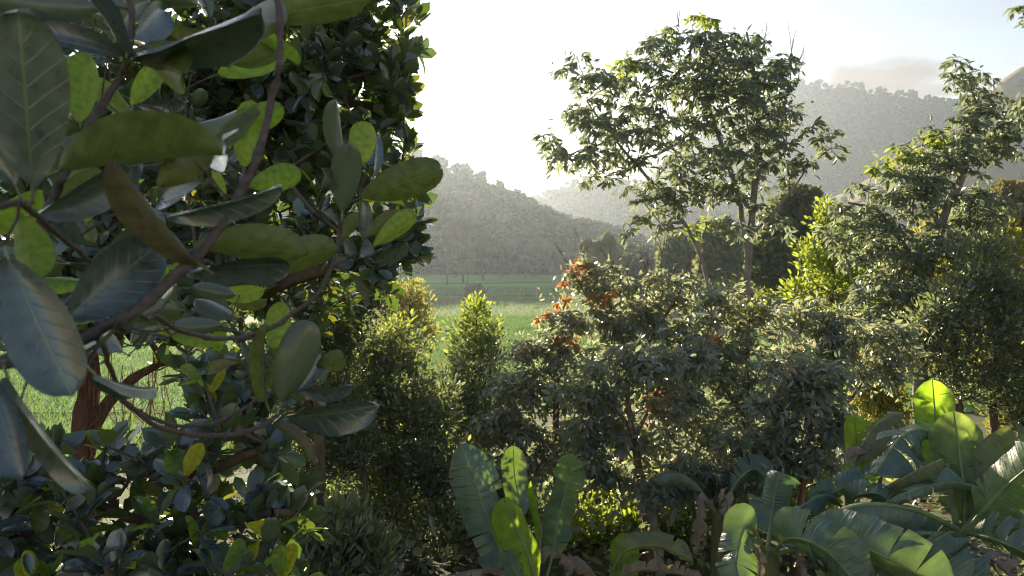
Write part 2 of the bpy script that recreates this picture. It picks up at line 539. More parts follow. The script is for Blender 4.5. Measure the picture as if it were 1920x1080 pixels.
BAN = leaf_mat('banana_leaf', [(0, (0.060, 0.115, 0.090)), (1.0, (0.09, 0.145, 0.10))], [(0, (0.22, 0.42, 0.03)), (1, (0.34, 0.55, 0.05))], 0.17, 0.36, 0.8,
               stripes=0.6, island=False, vein_col=(0.10, 0.15, 0.11))
BANM = leaf_mat('backlit_banana_leaf', [(0, (0.06, 0.12, 0.05)), (1.0, (0.08, 0.14, 0.05))], [(0, (0.34, 0.52, 0.06)), (1, (0.42, 0.56, 0.08))], 0.36, 0.4, 0.6,
                stripes=0.5, island=False, vein_col=(0.10, 0.17, 0.07))
BANL = leaf_mat('bright_backlit_banana_leaf', [(0, (0.08, 0.17, 0.025)), (1.0, (0.12, 0.2, 0.03))], [(0, (0.42, 0.72, 0.03)), (1, (0.55, 0.78, 0.05))], 0.55, 0.42, 0.4,  # light coming through the blade is put into the lime colour
                stripes=0.35, island=False, vein_col=(0.09, 0.2, 0.04))
BANP = leaf_mat('pale_banana_leaf', [(0, (0.11, 0.14, 0.075)), (1.0, (0.16, 0.17, 0.09))], [(0, (0.3, 0.4, 0.06)), (1, (0.4, 0.45, 0.08))], 0.3, 0.42, 0.5,
                stripes=0.45, island=False, vein_col=(0.2, 0.2, 0.12))
BAND = leaf_mat('dead_banana_leaf', [(0, (0.20, 0.16, 0.12)), (1.0, (0.36, 0.30, 0.23))], [(0, (0.4, 0.28, 0.14)), (1, (0.5, 0.36, 0.2))], 0.25, 0.7, 0.25,
                stripes=0.6, island=False, vein_col=(0.42, 0.34, 0.25))
LITTER = leaf_mat('leaf_litter', [(0, (0.07, 0.05, 0.03)), (1.0, (0.16, 0.12, 0.08))], [(0, (0.2, 0.14, 0.07)), (1, (0.3, 0.2, 0.1))], 0.2, 0.8, 0.2)
BRIB = leaf_mat('banana_midrib', [(0, (0.20, 0.26, 0.09)), (1, (0.26, 0.30, 0.12))], [(0, (0.4, 0.5, 0.1)), (1, (0.5, 0.55, 0.1))], 0.2, 0.4, 0.45)
BSTEM = rough_mat('banana_stem', (0.10, 0.085, 0.05), (0.16, 0.17, 0.07), 3.0, (6, 6, 0.8), 0.6, 0.3, (0.06, 0.04, 0.03))
BARK_GREY = rough_mat('grey_bark', (0.14, 0.125, 0.11), (0.30, 0.28, 0.25), 6.0, (1, 1, 0.6), 0.9, 0.5, (0.40, 0.38, 0.34))
BARK_BROWN = rough_mat('brown_bark', (0.07, 0.05, 0.038), (0.15, 0.11, 0.08), 9.0, (1, 1, 0.4), 0.9, 0.6)
BARK_RED = rough_mat('peeling_red_bark', (0.05, 0.028, 0.02), (0.22, 0.115, 0.07), 13.0, (2.4, 2.4, 0.4), 0.9, 1.0, (0.36, 0.26, 0.19), 0.06)
BARK_TWIG = rough_mat('twig_bark', (0.085, 0.065, 0.058), (0.17, 0.135, 0.12), 110.0, (1, 1, 1), 0.75, 0.9, c3=(0.26, 0.23, 0.21), dist=0.003)
BARK_RUST = rough_mat('rusty_stem', (0.14, 0.07, 0.045), (0.26, 0.15, 0.10), 14.0, (1, 1, 0.5), 0.8, 0.4)


# ------------------------------------------------------------------ ground, field, hills
def nsin(x, y, seed=0):
    rg = np.random.RandomState(seed)
    z = np.zeros_like(x)
    for k in range(7):
        a = rg.rand() * 6.28
        fq = 0.6 * 1.75 ** k
        z += np.sin((x * math.cos(a) + y * math.sin(a)) * fq + rg.rand() * 6.28) / 1.6 ** k
    return z


def heightfield(name, xs, ys, fn, mat, kind='structure'):
    X, Y = np.meshgrid(xs, ys)
    Z = fn(X, Y)
    sh = Shape()
    sh.grid(np.stack([X, Y, Z], 2))
    return link(name, sh.mesh(name), mat, kind=kind)


GROUND = rough_mat('soil_and_litter', (0.035, 0.05, 0.018), (0.085, 0.10, 0.032), 0.9, rough=1.0, bump=0.8, c3=(0.14, 0.10, 0.06), dist=0.1)
m, t = new_mat('paddy_grass')
tcn = N(t, 'ShaderNodeTexCoord')
sp = N(t, 'ShaderNodeSeparateXYZ')
t.links.new(tcn.outputs['Object'], sp.inputs[0])
n1 = N(t, 'ShaderNodeTexNoise')
n1.inputs['Scale'].default_value = 0.06
n1.inputs['Detail'].default_value = 8
n1.inputs['Roughness'].default_value = 0.6
mpn = N(t, 'ShaderNodeMapping')
mpn.inputs['Scale'].default_value = (0.5, 1, 1)
t.links.new(tcn.outputs['Object'], mpn.inputs[0])
t.links.new(mpn.outputs[0], n1.inputs['Vector'])
n2 = N(t, 'ShaderNodeTexNoise')
n2.inputs['Scale'].default_value = 1.3
n2.inputs['Detail'].default_value = 6
t.links.new(tcn.outputs['Object'], n2.inputs['Vector'])
yy = math_node(t, 'ADD', sp.outputs[1], math_node(t, 'MULTIPLY', math_node(t, 'SUBTRACT', n1.outputs['Fac'], 0.5), 120.0))
# stubble strip lying fallow between two green paddies
b1 = math_node(t, 'MULTIPLY', math_node(t, 'SUBTRACT', yy, 98.0), 0.12, clamp=True)
b2 = math_node(t, 'MULTIPLY', math_node(t, 'SUBTRACT', 158.0, yy), 0.10, clamp=True)
dry = math_node(t, 'MULTIPLY', math_node(t, 'MULTIPLY', b1, b2), math_node(t, 'ADD', 0.45, math_node(t, 'MULTIPLY', n2.outputs['Fac'], 0.7)), clamp=True)
rp = N(t, 'ShaderNodeValToRGB')
rp.color_ramp.elements[0].position, rp.color_ramp.elements[0].color = 0.3, (0.075, 0.20, 0.032, 1)
rp.color_ramp.elements[1].position, rp.color_ramp.elements[1].color = 0.7, (0.19, 0.33, 0.065, 1)
t.links.new(math_node(t, 'ADD', math_node(t, 'MULTIPLY', n2.outputs['Fac'], 0.5), math_node(t, 'MULTIPLY', n1.outputs['Fac'], 0.5)), rp.inputs[0])
mx = N(t, 'ShaderNodeMix', data_type='RGBA')
t.links.new(dry, mx.inputs[0])
t.links.new(rp.outputs[0], mx.inputs[6])
mx.inputs[7].default_value = (0.13, 0.115, 0.06, 1)
pr = N(t, 'ShaderNodeBsdfPrincipled')
pr.inputs['Roughness'].default_value = 0.95
pr.inputs['Specular IOR Level'].default_value = 0.15
t.links.new(mx.outputs[2], pr.inputs['Base Color'])
bp = N(t, 'ShaderNodeBump')
bp.inputs['Strength'].default_value = 0.6
bp.inputs['Distance'].default_value = 0.25
t.links.new(n2.outputs['Fac'], bp.inputs['Height'])
t.links.new(bp.outputs[0], pr.inputs['Normal'])
out = N(t, 'ShaderNodeOutputMaterial')
t.links.new(pr.outputs[0], out.inputs['Surface'])
PADDY = m

u = np.linspace(-1, 1, 61)
gx = np.sign(u) * (np.abs(u) * 60 + np.abs(u) ** 4 * 1380)
gyy = np.concatenate([np.linspace(-120, 0, 8), np.linspace(3, 60, 40), np.geomspace(66, 1380, 24)])


def ground_fn(X, Y):
    Z = np.interp(Y, GY, GZ)
    return Z + 0.10 * nsin(X * 0.4, Y * 0.4, 3) * np.clip((45 - Y) / 20, 0, 1)


heightfield('ground', gx, gyy, ground_fn, GROUND)


def paddy_fn(X, Y):
    return 0.06 + 0.0 * X


heightfield('paddy_field', np.linspace(-260, 60, 61), np.linspace(47, 345, 50), paddy_fn, PADDY)

# low earth bunds between the paddies
BUND = rough_mat('grassy_bund', (0.06, 0.09, 0.03), (0.12, 0.13, 0.05), 1.5, rough=1.0)
sh = Shape()
rg = np.random.RandomState(4)
for y0, xa, xb in ((99, -40, 40), (161, -60, 50), (214, -50, 12)):
    xs = np.linspace(xa, xb, 50)
    c = np.stack([xs, y0 + 5.0 * np.sin(xs * 0.06 + y0) + 1.5 * np.sin(xs * 0.23), np.full(50, 0.04)], 1)
    prof = np.array([[-0.6, 0], [-0.25, 0.16], [0.25, 0.17], [0.6, 0]])
    P = c[:, None] + np.stack([np.zeros(4), prof[:, 0], prof[:, 1]], 1)[None]
    P[:, 1:3, 2] += rg.rand(50, 2) * 0.10
    sh.grid(P.transpose(1, 0, 2)[::-1])
link('field_bund', sh.mesh('field_bund'), BUND, kind='structure')


def ridge(pxs, pys, Y0):
    xs = [(p - 960) / F * Y0 for p in pxs]
    zs = [CAM[2] + (463 - p) / F * Y0 for p in pys]
    return np.array(xs), np.array(zs)


HILLM = rough_mat('wooded_slope', (0.02, 0.035, 0.016), (0.05, 0.07, 0.03), 0.06, rough=1.0, bump=0.0)
ROCKM = rough_mat('grass_and_rock_slope', (0.10, 0.095, 0.045), (0.20, 0.15, 0.085), 0.018, rough=1.0, bump=0.3, c3=(0.30, 0.22, 0.15), dist=2.0)


def make_hill(name, rx, rz, Y0, foot_y, back, mat, rough_amp, seed, nx=110, ny=50, power=1.25):
    x0, x1 = rx[0], rx[-1]
    xs = np.linspace(x0, x1, nx)
    ys = np.concatenate([np.linspace(foot_y, Y0, ny), np.linspace(Y0, Y0 + back, 14)[1:]])

    def fn(X, Y):
        H = np.interp(X, rx, rz)
        tt = np.where(Y <= Y0, (Y - foot_y) / (Y0 - foot_y), 1 - (Y - Y0) / back)
        tt = np.clip(tt, 0, 1)
        prof = np.where(Y <= Y0, tt ** power, tt)
        k = 3.0 / (Y0 - foot_y)
        z = H * prof + rough_amp * nsin(X * k * 2.2, Y * k * 2.2, seed) * np.sin(np.clip(tt, 0, 1) * math.pi) ** 0.7
        return np.where(tt <= 0, -0.5, z)
    o = heightfield(name, xs, ys, fn, mat)
    return fn


rx1, rz1 = ridge([-900, -300, 200, 500, 700, 820, 870, 930, 980, 1020, 1080, 1130, 1200, 1290, 1400], [320, 285, 262, 275, 295, 318, 332, 364, 392, 415, 440, 458, 468, 472, 472], 430)
hill1 = make_hill('wooded_hill', rx1, rz1, 430, 285, 140, HILLM, 7.5, 11)
rx2, rz2 = ridge([800, 940, 1010, 1060, 1110, 1180, 1260, 1400, 1560, 1800], [472, 412, 376, 352, 338, 347, 362, 395, 422, 468], 780)
hill2 = make_hill('far_wooded_hill', rx2, rz2, 780, 560, 120, HILLM, 6.0, 12)
rx3, rz3 = ridge([1020, 1150, 1250, 1360, 1480, 1520, 1560, 1590, 1620, 1700, 1770, 1850, 2000, 2300], [466, 395, 300, 225, 160, 168, 174, 166, 180, 187, 195, 205, 215, 300], 1100)
hill3 = make_hill('mountain_ridge', rx3, rz3, 1100, 640, 160, HILLM, 16.0, 13, 140, 70)
rx4, rz4 = ridge([1400, 1480, 1560, 1640, 1700, 1760, 1830, 1870, 1900, 1960, 2050, 2250, 2500], [468, 420, 372, 328, 292, 250, 196, 152, 132, 112, 105, 170, 260], 700)
hill4 = make_hill('rocky_mountain', rx4, rz4, 700, 330, 160, ROCKM, 9.0, 14, 120, 60)


# ------------------------------------------------------------------ distant woods (instanced masses)
def lobe(sh, c, r, rg, seg=8, rings=5):
    """lumpy rounded tuft of leaves"""
    th = np.linspace(0, math.pi, rings + 1)
    ph = np.linspace(0, 2 * math.pi, seg + 1)
    rr = r * rg.uniform(0.72, 1.22, (rings + 1, seg))
    rr[0], rr[-1] = r, r
    rr = np.concatenate([rr, rr[:, :1]], 1)
    P = np.stack([np.sin(th)[:, None] * np.cos(ph)[None], np.sin(th)[:, None] * np.sin(ph)[None], 0.85 * np.cos(th)[:, None] + 0 * ph[None]], 2) * rr[:, :, None] + np.asarray(c)
    sh.grid(P[::-1])


def crown_blob(seed):
    """a whole small far tree, unit height, its crown a heap of lumpy tufts"""
    rg = np.random.RandomState(seed)
    sh = Shape()
    lobe(sh, (0, 0, 0.6), 0.26, rg)
    for _ in range(13):
        a, rad = rg.rand() * 6.28, rg.uniform(0.12, 0.32)
        lobe(sh, (rad * math.cos(a), rad * math.sin(a), rg.uniform(0.36, 0.9) - 0.35 * rad), rg.uniform(0.09, 0.17), rg, 7, 4)
    n = 36
    d = rnd_dirs(n, rg)
    p = np.array([0, 0, 0.6]) + d * [0.36, 0.36, 0.34] * rg.uniform(0.8, 1.08, (n, 1))
    sh.scatter(CLUMP, frames(rnd_dirs(n, rg), d + 0.5 * rnd_dirs(n, rg), 0.07 * rg.uniform(0.6, 1.3, n)), p)
    sh.tube([[0, 0, -0.12], [0.01, 0, 0.3], [0, 0, 0.6]], [0.03, 0.022, 0.012], 5)
    return sh


def palm_shape(seed, trunk_h=1.0, nf=16, mat_idx=True):
    rg = np.random.RandomState(seed)
    tr = Shape()
    bend = rg.uniform(-0.1, 0.1, 2)
    tt = np.linspace(0, 1, 9)
    pts = np.stack([bend[0] * tt ** 2, bend[1] * tt ** 2, tt * trunk_h], 1)
    tr.tube(pts, 0.018 - 0.007 * tt, 6)
    fr = Shape()
    top = pts[-1]
    fl = 0.34
    for k in range(nf):
        a = k * 2.4 + rg.rand() * 0.4
        e = rg.uniform(-0.35, 1.15)
        dirh = np.array([math.cos(a), math.sin(a), 0])
        s = np.linspace(0, 1, 9)
        P = top + fl * (dirh[None] * (s * math.cos(e * 0.8))[:, None] + np.array([0, 0, 1])[None] * (s * math.sin(e) - 0.75 * s ** 2)[:, None])
        fr.tube(P, 0.006 * (1 - s) + 0.0015, 3)
        side = np.cross(dirh, [0, 0, 1])
        for sg in (-1, 1):
            q = P[1:]
            D = unit(sg * side * 0.75 + dirh * 0.55 + np.array([0, 0, -0.55]))[None].repeat(len(q), 0)
            fr.scatter(NARROW, frames(D + 0.1 * rg.normal(size=D.shape), np.array([[0, 0, 1.0]]).repeat(len(q), 0), fl * 0.42 * (1.1 - 0.5 * s[1:])), q)
            q2 = (P[1:] + P[:-1]) / 2
            fr.scatter(NARROW, frames(D + 0.1 * rg.normal(size=D.shape), np.array([[0, 0, 1.0]]).repeat(len(q), 0), fl * 0.42 * (1.1 - 0.5 * s[1:])), q2)
    return tr, fr


wood_col = bpy.data.collections.new('wood_sources')
dry_col = bpy.data.collections.new('dry_wood_sources')
for k in range(6):
    me = crown_blob(100 + k).mesh('far_tree')
    me.materials.append(FAR)
    wood_col.objects.link(bpy.data.objects.new('far_tree_source', me))
for k in range(4):
    me = crown_blob(120 + k).mesh('far_dry_tree')
    me.materials.append(FARDRY)
    dry_col.objects.link(bpy.data.objects.new('far_dry_source', me))


def gn_instances(name, pts, scale, col, label):
    me = bpy.data.meshes.new(name)
    me.vertices.add(len(pts))
    me.vertices.foreach_set('co', np.ascontiguousarray(pts, np.float32).ravel())
    rg = np.random.RandomState(len(pts))
    for an, data in (('tsc', scale), ('trot', rg.rand(len(pts)) * 6.28)):
        a = me.attributes.new(an, 'FLOAT', 'POINT')
        a.data.foreach_set('value', np.ascontiguousarray(data, np.float32))
    o = bpy.data.objects.new(name, me)
    S.collection.objects.link(o)
    o['kind'] = 'stuff'
    o['label'] = label
    g = bpy.data.node_groups.new(name, 'GeometryNodeTree')
    g.interface.new_socket('Geometry', in_out='INPUT', socket_type='NodeSocketGeometry')
    g.interface.new_socket('Geometry', in_out='OUTPUT', socket_type='NodeSocketGeometry')
    gi, go = g.nodes.new('NodeGroupInput'), g.nodes.new('NodeGroupOutput')
    iop = g.nodes.new('GeometryNodeInstanceOnPoints')
    ci = g.nodes.new('GeometryNodeCollectionInfo')
    ci.inputs['Collection'].default_value = col
    ci.inputs['Separate Children'].default_value = True
    ci.inputs['Reset Children'].default_value = True
    iop.inputs['Pick Instance'].default_value = True
    na = g.nodes.new('GeometryNodeInputNamedAttribute')
    na.data_type = 'FLOAT'
    na.inputs['Name'].default_value = 'tsc'
    nr = g.nodes.new('GeometryNodeInputNamedAttribute')
    nr.data_type = 'FLOAT'
    nr.inputs['Name'].default_value = 'trot'
    cx = g.nodes.new('ShaderNodeCombineXYZ')
    e2r = g.nodes.new('FunctionNodeEulerToRotation')
    g.links.new(gi.outputs[0], iop.inputs['Points'])
    g.links.new(ci.outputs[0], iop.inputs['Instance'])
    g.links.new(na.outputs['Attribute'], iop.inputs['Scale'])
    g.links.new(nr.outputs['Attribute'], cx.inputs['Z'])
    g.links.new(cx.outputs[0], e2r.inputs[0])
    g.links.new(e2r.outputs[0], iop.inputs['Rotation'])
    g.links.new(iop.outputs[0], go.inputs[0])
    md = o.modifiers.new('scatter', 'NODES')
    md.node_group = g
    return o


def wood_points(fn, x0, x1, y0, y1, n, seed, keep=None):
    rg = np.random.RandomState(seed)
    x, y = rg.uniform(x0, x1, n), rg.uniform(y0, y1, n)
    z = fn(x, y)
    k = z > -0.4
    if keep is not None:
        k &= keep(x, y, rg)
    return np.stack([x, y, z], 1)[k]


def in_view(x, y, m=60):
    px = 960 + F * x / y
    return (px > -m) & (px < 1920 + m)


rg = np.random.RandomState(5)
p = wood_points(hill1, -320, 120, 286, 452, 4600, 21, lambda x, y, r: in_view(x, y, 200))
gn_instances('hillside_forest', p, rg.uniform(5, 11, len(p)), wood_col, 'hazy green forest covering the hill behind the paddy field')
p = wood_points(hill2, -60, 440, 565, 800, 4200, 22, lambda x, y, r: in_view(x, y, 100))
gn_instances('far_hillside_forest', p, rg.uniform(4, 9, len(p)), wood_col, 'pale hazy forest on the second hill beyond the valley')
p = wood_points(hill3, 40, 900, 645, 1108, 11000, 23, lambda x, y, r: in_view(x, y, 100))
gn_instances('mountain_forest', p, rg.uniform(4, 9, len(p)), wood_col, 'blue-grey hazy forest on the mountain ridge under the cloud')
rr = rg.uniform(rx3[3], rx3[-2], 70)
p = np.stack([rr, np.full(70, 1100.0) + rg.uniform(-6, 6, 70), np.interp(rr, rx3, rz3) - 1], 1)
gn_instances('ridge_treeline', p, rg.uniform(6, 14, 70), wood_col, 'row of tiny trees along the mountain skyline')
p = wood_points(hill4, 200, 760, 335, 715, 1500, 24, lambda x, y, r: in_view(x, y, 100) & (r.rand(len(x)) < np.where(y < 470, 1.0, 0.4)))
gn_instances('dry_slope_scrub', p, rg.uniform(5, 10, len(p)), dry_col, 'olive and tan scrub on the sunlit rocky slope')


# valley floor wood between the paddies and the mountains (right of the field)
p = wood_points(lambda x, y: np.zeros_like(x), 14, 330, 120, 560, 1500, 25, lambda x, y, r: in_view(x, y, 100) & (x > 12 + 0.05 * (y - 120)) & ~((y > 285) & (x < 120) & (y < 430)))
x = rg.uniform(-90, 60, 260)
yq = 283 + rg.uniform(-6, 8, 260)
gn_instances('field_edge_bushes', np.stack([x, yq, np.zeros(260)], 1), rg.uniform(3, 6.5, 260), wood_col, 'low bushes along the far edge of the paddy field')
gn_instances('valley_forest', p, rg.uniform(7, 14, len(p)), wood_col, 'hazy valley woodland behind the tall rubber tree')

# ------------------------------------------------------------------ haze: the damp evening air of the valley
hm, ht = new_mat('haze')
pv = N(ht, 'ShaderNodeVolumePrincipled')
pv.inputs['Color'].default_value = (0.51, 0.59, 0.68, 1)
pv.inputs['Density'].default_value = HAZE_DENSITY
pv.inputs['Anisotropy'].default_value = 0.6
ho = N(ht, 'ShaderNodeOutputMaterial')
ht.links.new(pv.outputs[0], ho.inputs['Volume'])
x0, x1, y0, y1, z0, z1 = -1490, 1490, -140, 1420, -2.0, 262.0
hv = [(x0, y0, z0), (x1, y0, z0), (x1, y1, z0), (x0, y1, z0), (x0, y0, z1), (x1, y0, z1), (x1, y1, z1), (x0, y1, z1)]
hf = [(0, 3, 2, 1), (4, 5, 6, 7), (0, 1, 5, 4), (1, 2, 6, 5), (2, 3, 7, 6), (3, 0, 4, 7)]
hme = bpy.data.meshes.new('haze')
hme.from_pydata(hv, [], hf)
link('haze', hme, hm, kind='stuff')


# ------------------------------------------------------------------ tree builder
def ellipsoid_pts(E, n, rg, mind, shell=2.2):
    """E: list of (px, py, depth, rx_px, ry_px, rd_m); points spread through the ellipsoids, weighted by volume"""
    w = np.array([e[3] * e[4] * max(e[5], 0.2) for e in E], float) ** 0.8
    w /= w.sum()
    out = []
    tries = 0
    while len(out) < n and tries < n * 30:
        tries += 1
        e = E[rg.choice(len(E), p=w)]
        d = unit(rg.normal(size=3)) * rg.rand() ** (1 / shell)
        p = at(e[0] + d[0] * e[3], e[1] + d[2] * e[4], e[2] + d[1] * e[5])
        if out and np.min(np.sum((np.array(out) - p) ** 2, 1)) < mind * mind:
            continue
        out.append(p)
    return np.array(out)


def skeleton(stems, tips, rg, rtip=0.006, step=0.22, up=0.9, power=0.46):
    """stems: list of (points, radii) polylines. returns chains [(pts, radii, weight)] and the twig direction at each tip"""
    pos, par, stemr = [], [], []
    for pts, rad in stems:
        pts = np.asarray(pts, float)
        L = np.concatenate([[0], np.cumsum(np.linalg.norm(np.diff(pts, axis=0), axis=1))])
        n = max(3, int(L[-1] / step))
        s = np.linspace(0, L[-1], n)
        q = np.stack([np.interp(s, L, pts[:, i]) for i in range(3)], 1)
        for i in range(n):
            par.append(len(pos) - 1 if i else -1)
            pos.append(q[i])
    base_n = len(pos)
    lo = base_n // 4
    order = rg.permutation(len(tips))
    chains, tipdir = [], np.zeros((len(tips), 3))
    A = np.array(pos)
    for ti in order:
        p = tips[ti]
        dv = p - A
        dist = np.linalg.norm(dv, axis=1)
        hor = np.linalg.norm(dv[:, :2], axis=1)
        cost = dist + up * np.maximum(0, 0.35 * hor - dv[:, 2])
        cost[:lo] += 1.5
        j = int(np.argmin(cost))
        q = A[j]
        d0 = unit(q - A[par[j]]) if par[j] >= 0 else np.array([0, 0, 1.0])
        D = dist[j]
        d0 = unit(0.6 * d0 + 0.9 * unit(p - q))
        d1 = unit(unit(p - q) + np.array([0, 0, 0.55]) + 0.25 * rg.normal(size=3))
        n = max(2, int(D / step))
        s = np.linspace(0, 1, n + 1)[1:, None]
        c1, c2 = q + d0 * D * 0.35, p - d1 * D * 0.35
        bez = (1 - s) ** 3 * q + 3 * (1 - s) ** 2 * s * c1 + 3 * (1 - s) * s ** 2 * c2 + s ** 3 * p
        bez[:-1] += rg.normal(size=(n - 1 if n > 1 else 0, 3)).reshape(-1, 3) * 0.05 * step if n > 1 else 0
        idx = [j]
        for b in bez:
            par.append(idx[-1])
            idx.append(len(pos))
            pos.append(b)
        A = np.array(pos)
        chains.append(idx)
        tipdir[ti] = d1
    cnt = np.zeros(len(pos))
    for idx in chains:
        cnt[idx[-1]] += 1
    for i in range(len(pos) - 1, -1, -1):
        if par[i] >= 0:
            cnt[par[i]] += cnt[i]
    rad = rtip * np.maximum(cnt, 1) ** power
    res = []
    for idx in chains:
        r = rad[idx].copy()
        r[0] = r[1]
        res.append((A[idx], r, cnt[idx[1]]))
    return res, tipdir


def stem_line(px_pts, d, rads, to_ground=True):
    """polyline from pixels (base first); adds a foot on the ground; d may be a number or list"""
    ds = d if isinstance(d, (list, tuple)) else [d] * len(px_pts)
    P = [at(x, y, dd) for (x, y), dd in zip(px_pts, ds)]
    if to_ground:
        b = P[0].copy()
        b[2] = gz(b[1]) - 0.15
        if P[0][2] - b[2] > 0.1:
            P = [b] + P
            rads = [rads[0] * 1.15] + list(rads)
    return np.array(P), list(rads)


def smooth_line(P, r, n=24):
    P = np.asarray(P, float)
    L = np.concatenate([[0], np.cumsum(np.linalg.norm(np.diff(P, axis=0), axis=1))])
    s = np.linspace(0, L[-1], n)
    q = np.stack([np.interp(s, L, P[:, i]) for i in range(3)], 1)
    for _ in range(3):
        q[1:-1] = 0.25 * q[:-2] + 0.5 * q[1:-1] + 0.25 * q[2:]
    return q, np.interp(s, L, r)


def wood(root, stems, chains, bark, limb_min, sides=6, stem_name='trunk', twig_bark=None):
    o = np.array(root.location)
    for pts, rad in stems:
        q, r = smooth_line(pts, rad)
        rgk = np.random.RandomState(int(abs(q[0, 0]) * 1000) % 9999)
        r = r * (1 + 0.06 * rgk.normal(size=len(r)))
        q[2:-2] += rgk.normal(size=(len(q) - 4, 3)) * r[2:-2, None] * 0.12
        sh = Shape()
        sh.tube(q, r, 12)
        vv_ = sh.V[0].reshape(len(q), 12, 3)
        vv_ += (vv_ - q[:, None]) * (0.10 * rgk.normal(size=(1, 12, 1)) + 0.05 * rgk.normal(size=(len(q), 12, 1)))
        link(stem_name, sh.mesh(stem_name, o), bark, root)
    rest = Shape()
    big = sorted(chains, key=lambda c: -c[2])[:14]
    ids = set(id(c) for c in big if c[2] >= limb_min)
    for c in chains:
        if id(c) in ids:
            sh = Shape()
            sh.tube(c[0], c[1], sides)
            link('limb', sh.mesh('limb', o), bark, root)
        else:
            rest.tube(c[0], c[1], 4, cap=False)
    if rest.V:
        link('branchwork', rest.mesh('branchwork', o), twig_bark or bark, root, kind='stuff')


# ------------------------------------------------------------------ rubber trees: trifoliate leaves in umbrella whorls
LEAFLETS = [leaf_tpl(3, 0.33, 0.25, 0.22, 0.55, seed=k, tip=0.8) for k in range(3)]


def whorl_mesh(seed, n=12, size=1.0, up=0.0, droop=1.0):
    rg = np.random.RandomState(seed)
    sh = Shape()
    for k in range(n):
        a = k * 2.399 + rg.uniform(-.35, .35)
        e = R_(rg.uniform(-12, 62))
        z0 = -0.10 * rg.rand()
        d = np.array([math.cos(a) * math.cos(e), math.sin(a) * math.cos(e), math.sin(e)])
        L = rg.uniform(0.10, 0.20) * size
        s = np.linspace(0, 1, 4)[:, None]
        P = np.array([0, 0, z0]) + d * L * s + np.array([0, 0, -0.35 * L]) * s ** 2
        sh.tube(P, 0.0028, 3, cap=False)
        end = P[-1]
        hd = np.array([math.cos(a), math.sin(a), 0])
        sd = np.array([-math.sin(a), math.cos(a), 0])
        for q in (-1, 0, 1):
            dd = hd * (1.0 if q == 0 else 0.55) + sd * q * 0.8 + np.array([0, 0, -1]) * droop * rg.uniform(-0.05, 0.75) + 0.12 * rg.normal(size=3)
            nn = np.array([0, 0, 1]) + 0.2 * hd + 0.75 * rg.normal(size=3)
            sh.scatter(LEAFLETS[rg.randint(3)], frames(dd[None], nn[None], [rg.uniform(0.15, 0.23) * size]), end[None])
    return sh.mesh('leaf_whorl')


WH = {}


def whorls(mat, key, droop=1.0, n=12):
    if key not in WH:
        L = []
        for k in range(6):
            me = whorl_mesh(200 + 17 * len(WH) + k, n, 1.0, 0, droop)
            me.materials.append(mat)
            L.append(me)
        WH[key] = L
    return WH[key]


def place_whorls(root, tips, dirs, rg, sets, size, limit=300):
    """sets: function(tip) -> list of meshes"""
    o = np.array(root.location)
    for k in range(min(len(tips), limit)):
        ax = unit(dirs[k] * 0.6 + np.array([0, 0, 0.8]) + 0.25 * rg.normal(size=3))
        q = Vector(ax).to_track_quat('Z', 'Y') @ Matrix.Rotation(rg.rand() * 6.28, 4, 'Z').to_quaternion()
        ms = sets(k)
        ob = link('leaf_whorl', ms[rg.randint(len(ms))], None, root, tips[k] - o)
        ob.rotation_mode = 'QUATERNION'
        ob.rotation_quaternion = q
        ob.scale = [size * rg.uniform(0.75, 1.25)] * 3


def rubber_tree(name, label, cat, stems_px, d, E, ntips, seed, mat=RUB, key='rub', size=1.0, mind=0.28, bark=BARK_GREY, special=(), rtip=0.006, limb_min=10, group=None, bare=(), loose=0, droop=1.0):
    """special: list of (px, py, radius_px, mat, key) zones where new leaves of another colour grow"""
    rg = np.random.RandomState(seed)
    stems = [stem_line(p, dd, r, g) for (p, dd, r, g) in stems_px]
    base = stems[0][0][0]
    root = thing(name, label, cat, base, group)
    tips = ellipsoid_pts(E, ntips, rg, mind)
    chains, dirs = skeleton(stems, tips, rg, rtip)
    for (bx, by, bd, tx, ty) in bare:
        a, b = at(bx, by, bd), at(tx, ty, bd + rg.uniform(-.2, .2))
        s = np.linspace(0, 1, 6)[:, None]
        P = a + (b - a) * s + rg.normal(size=(6, 3)) * 0.02
        chains.append((P, np.linspace(0.014, 0.004, 6), 1))
        for _ in range(2):
            k = rg.randint(1, 4)
            e = P[k] + (P[5] - P[k]) * rg.uniform(0.5, 0.8) + rg.normal(size=3) * 0.12
            chains.append((np.array([P[k], (P[k] + e) / 2 + 0.02, e]), np.array([0.008, 0.006, 0.003]), 1))
    wood(root, stems, chains, bark, limb_min)
    base_set = whorls(mat, key, droop)

    v = tips - CAM
    dd_ = v @ FWD
    tpx, tpy = 960 + F * (v @ RGT) / dd_, 540 - F * (v @ UPV) / dd_
    chosen = {}
    for (sx, sy, sr, sm, sk) in special:
        for k_ in np.argsort((tpx - sx) ** 2 + (tpy - sy) ** 2)[:max(1, int(round(sr / 12)))]:
            chosen[int(k_)] = whorls(sm, sk, 1.2)

    def sets(k_):
        return chosen.get(k_, base_set)
    place_whorls(root, tips, dirs, rg, sets, size)
    if loose:
        # single leaflets along the inner twigs
        sh = Shape()
        pts = np.concatenate([c[0][1:] for c in chains[:len(tips)]])
        pts = pts[rg.randint(len(pts), size=loose)]
        D = rnd_dirs(loose, rg) + np.array([0, 0, -0.5])
        sh.scatter(LEAFLETS[0], frames(D, np.array([0, 0, 1.0]) + 1.1 * rnd_dirs(loose, rg), rg.uniform(0.10, 0.20, loose) * size), pts + rg.normal(size=(loose, 3)) * 0.13)
        link('inner_foliage', sh.mesh('inner_foliage', base), mat, root, kind='stuff')
    return root


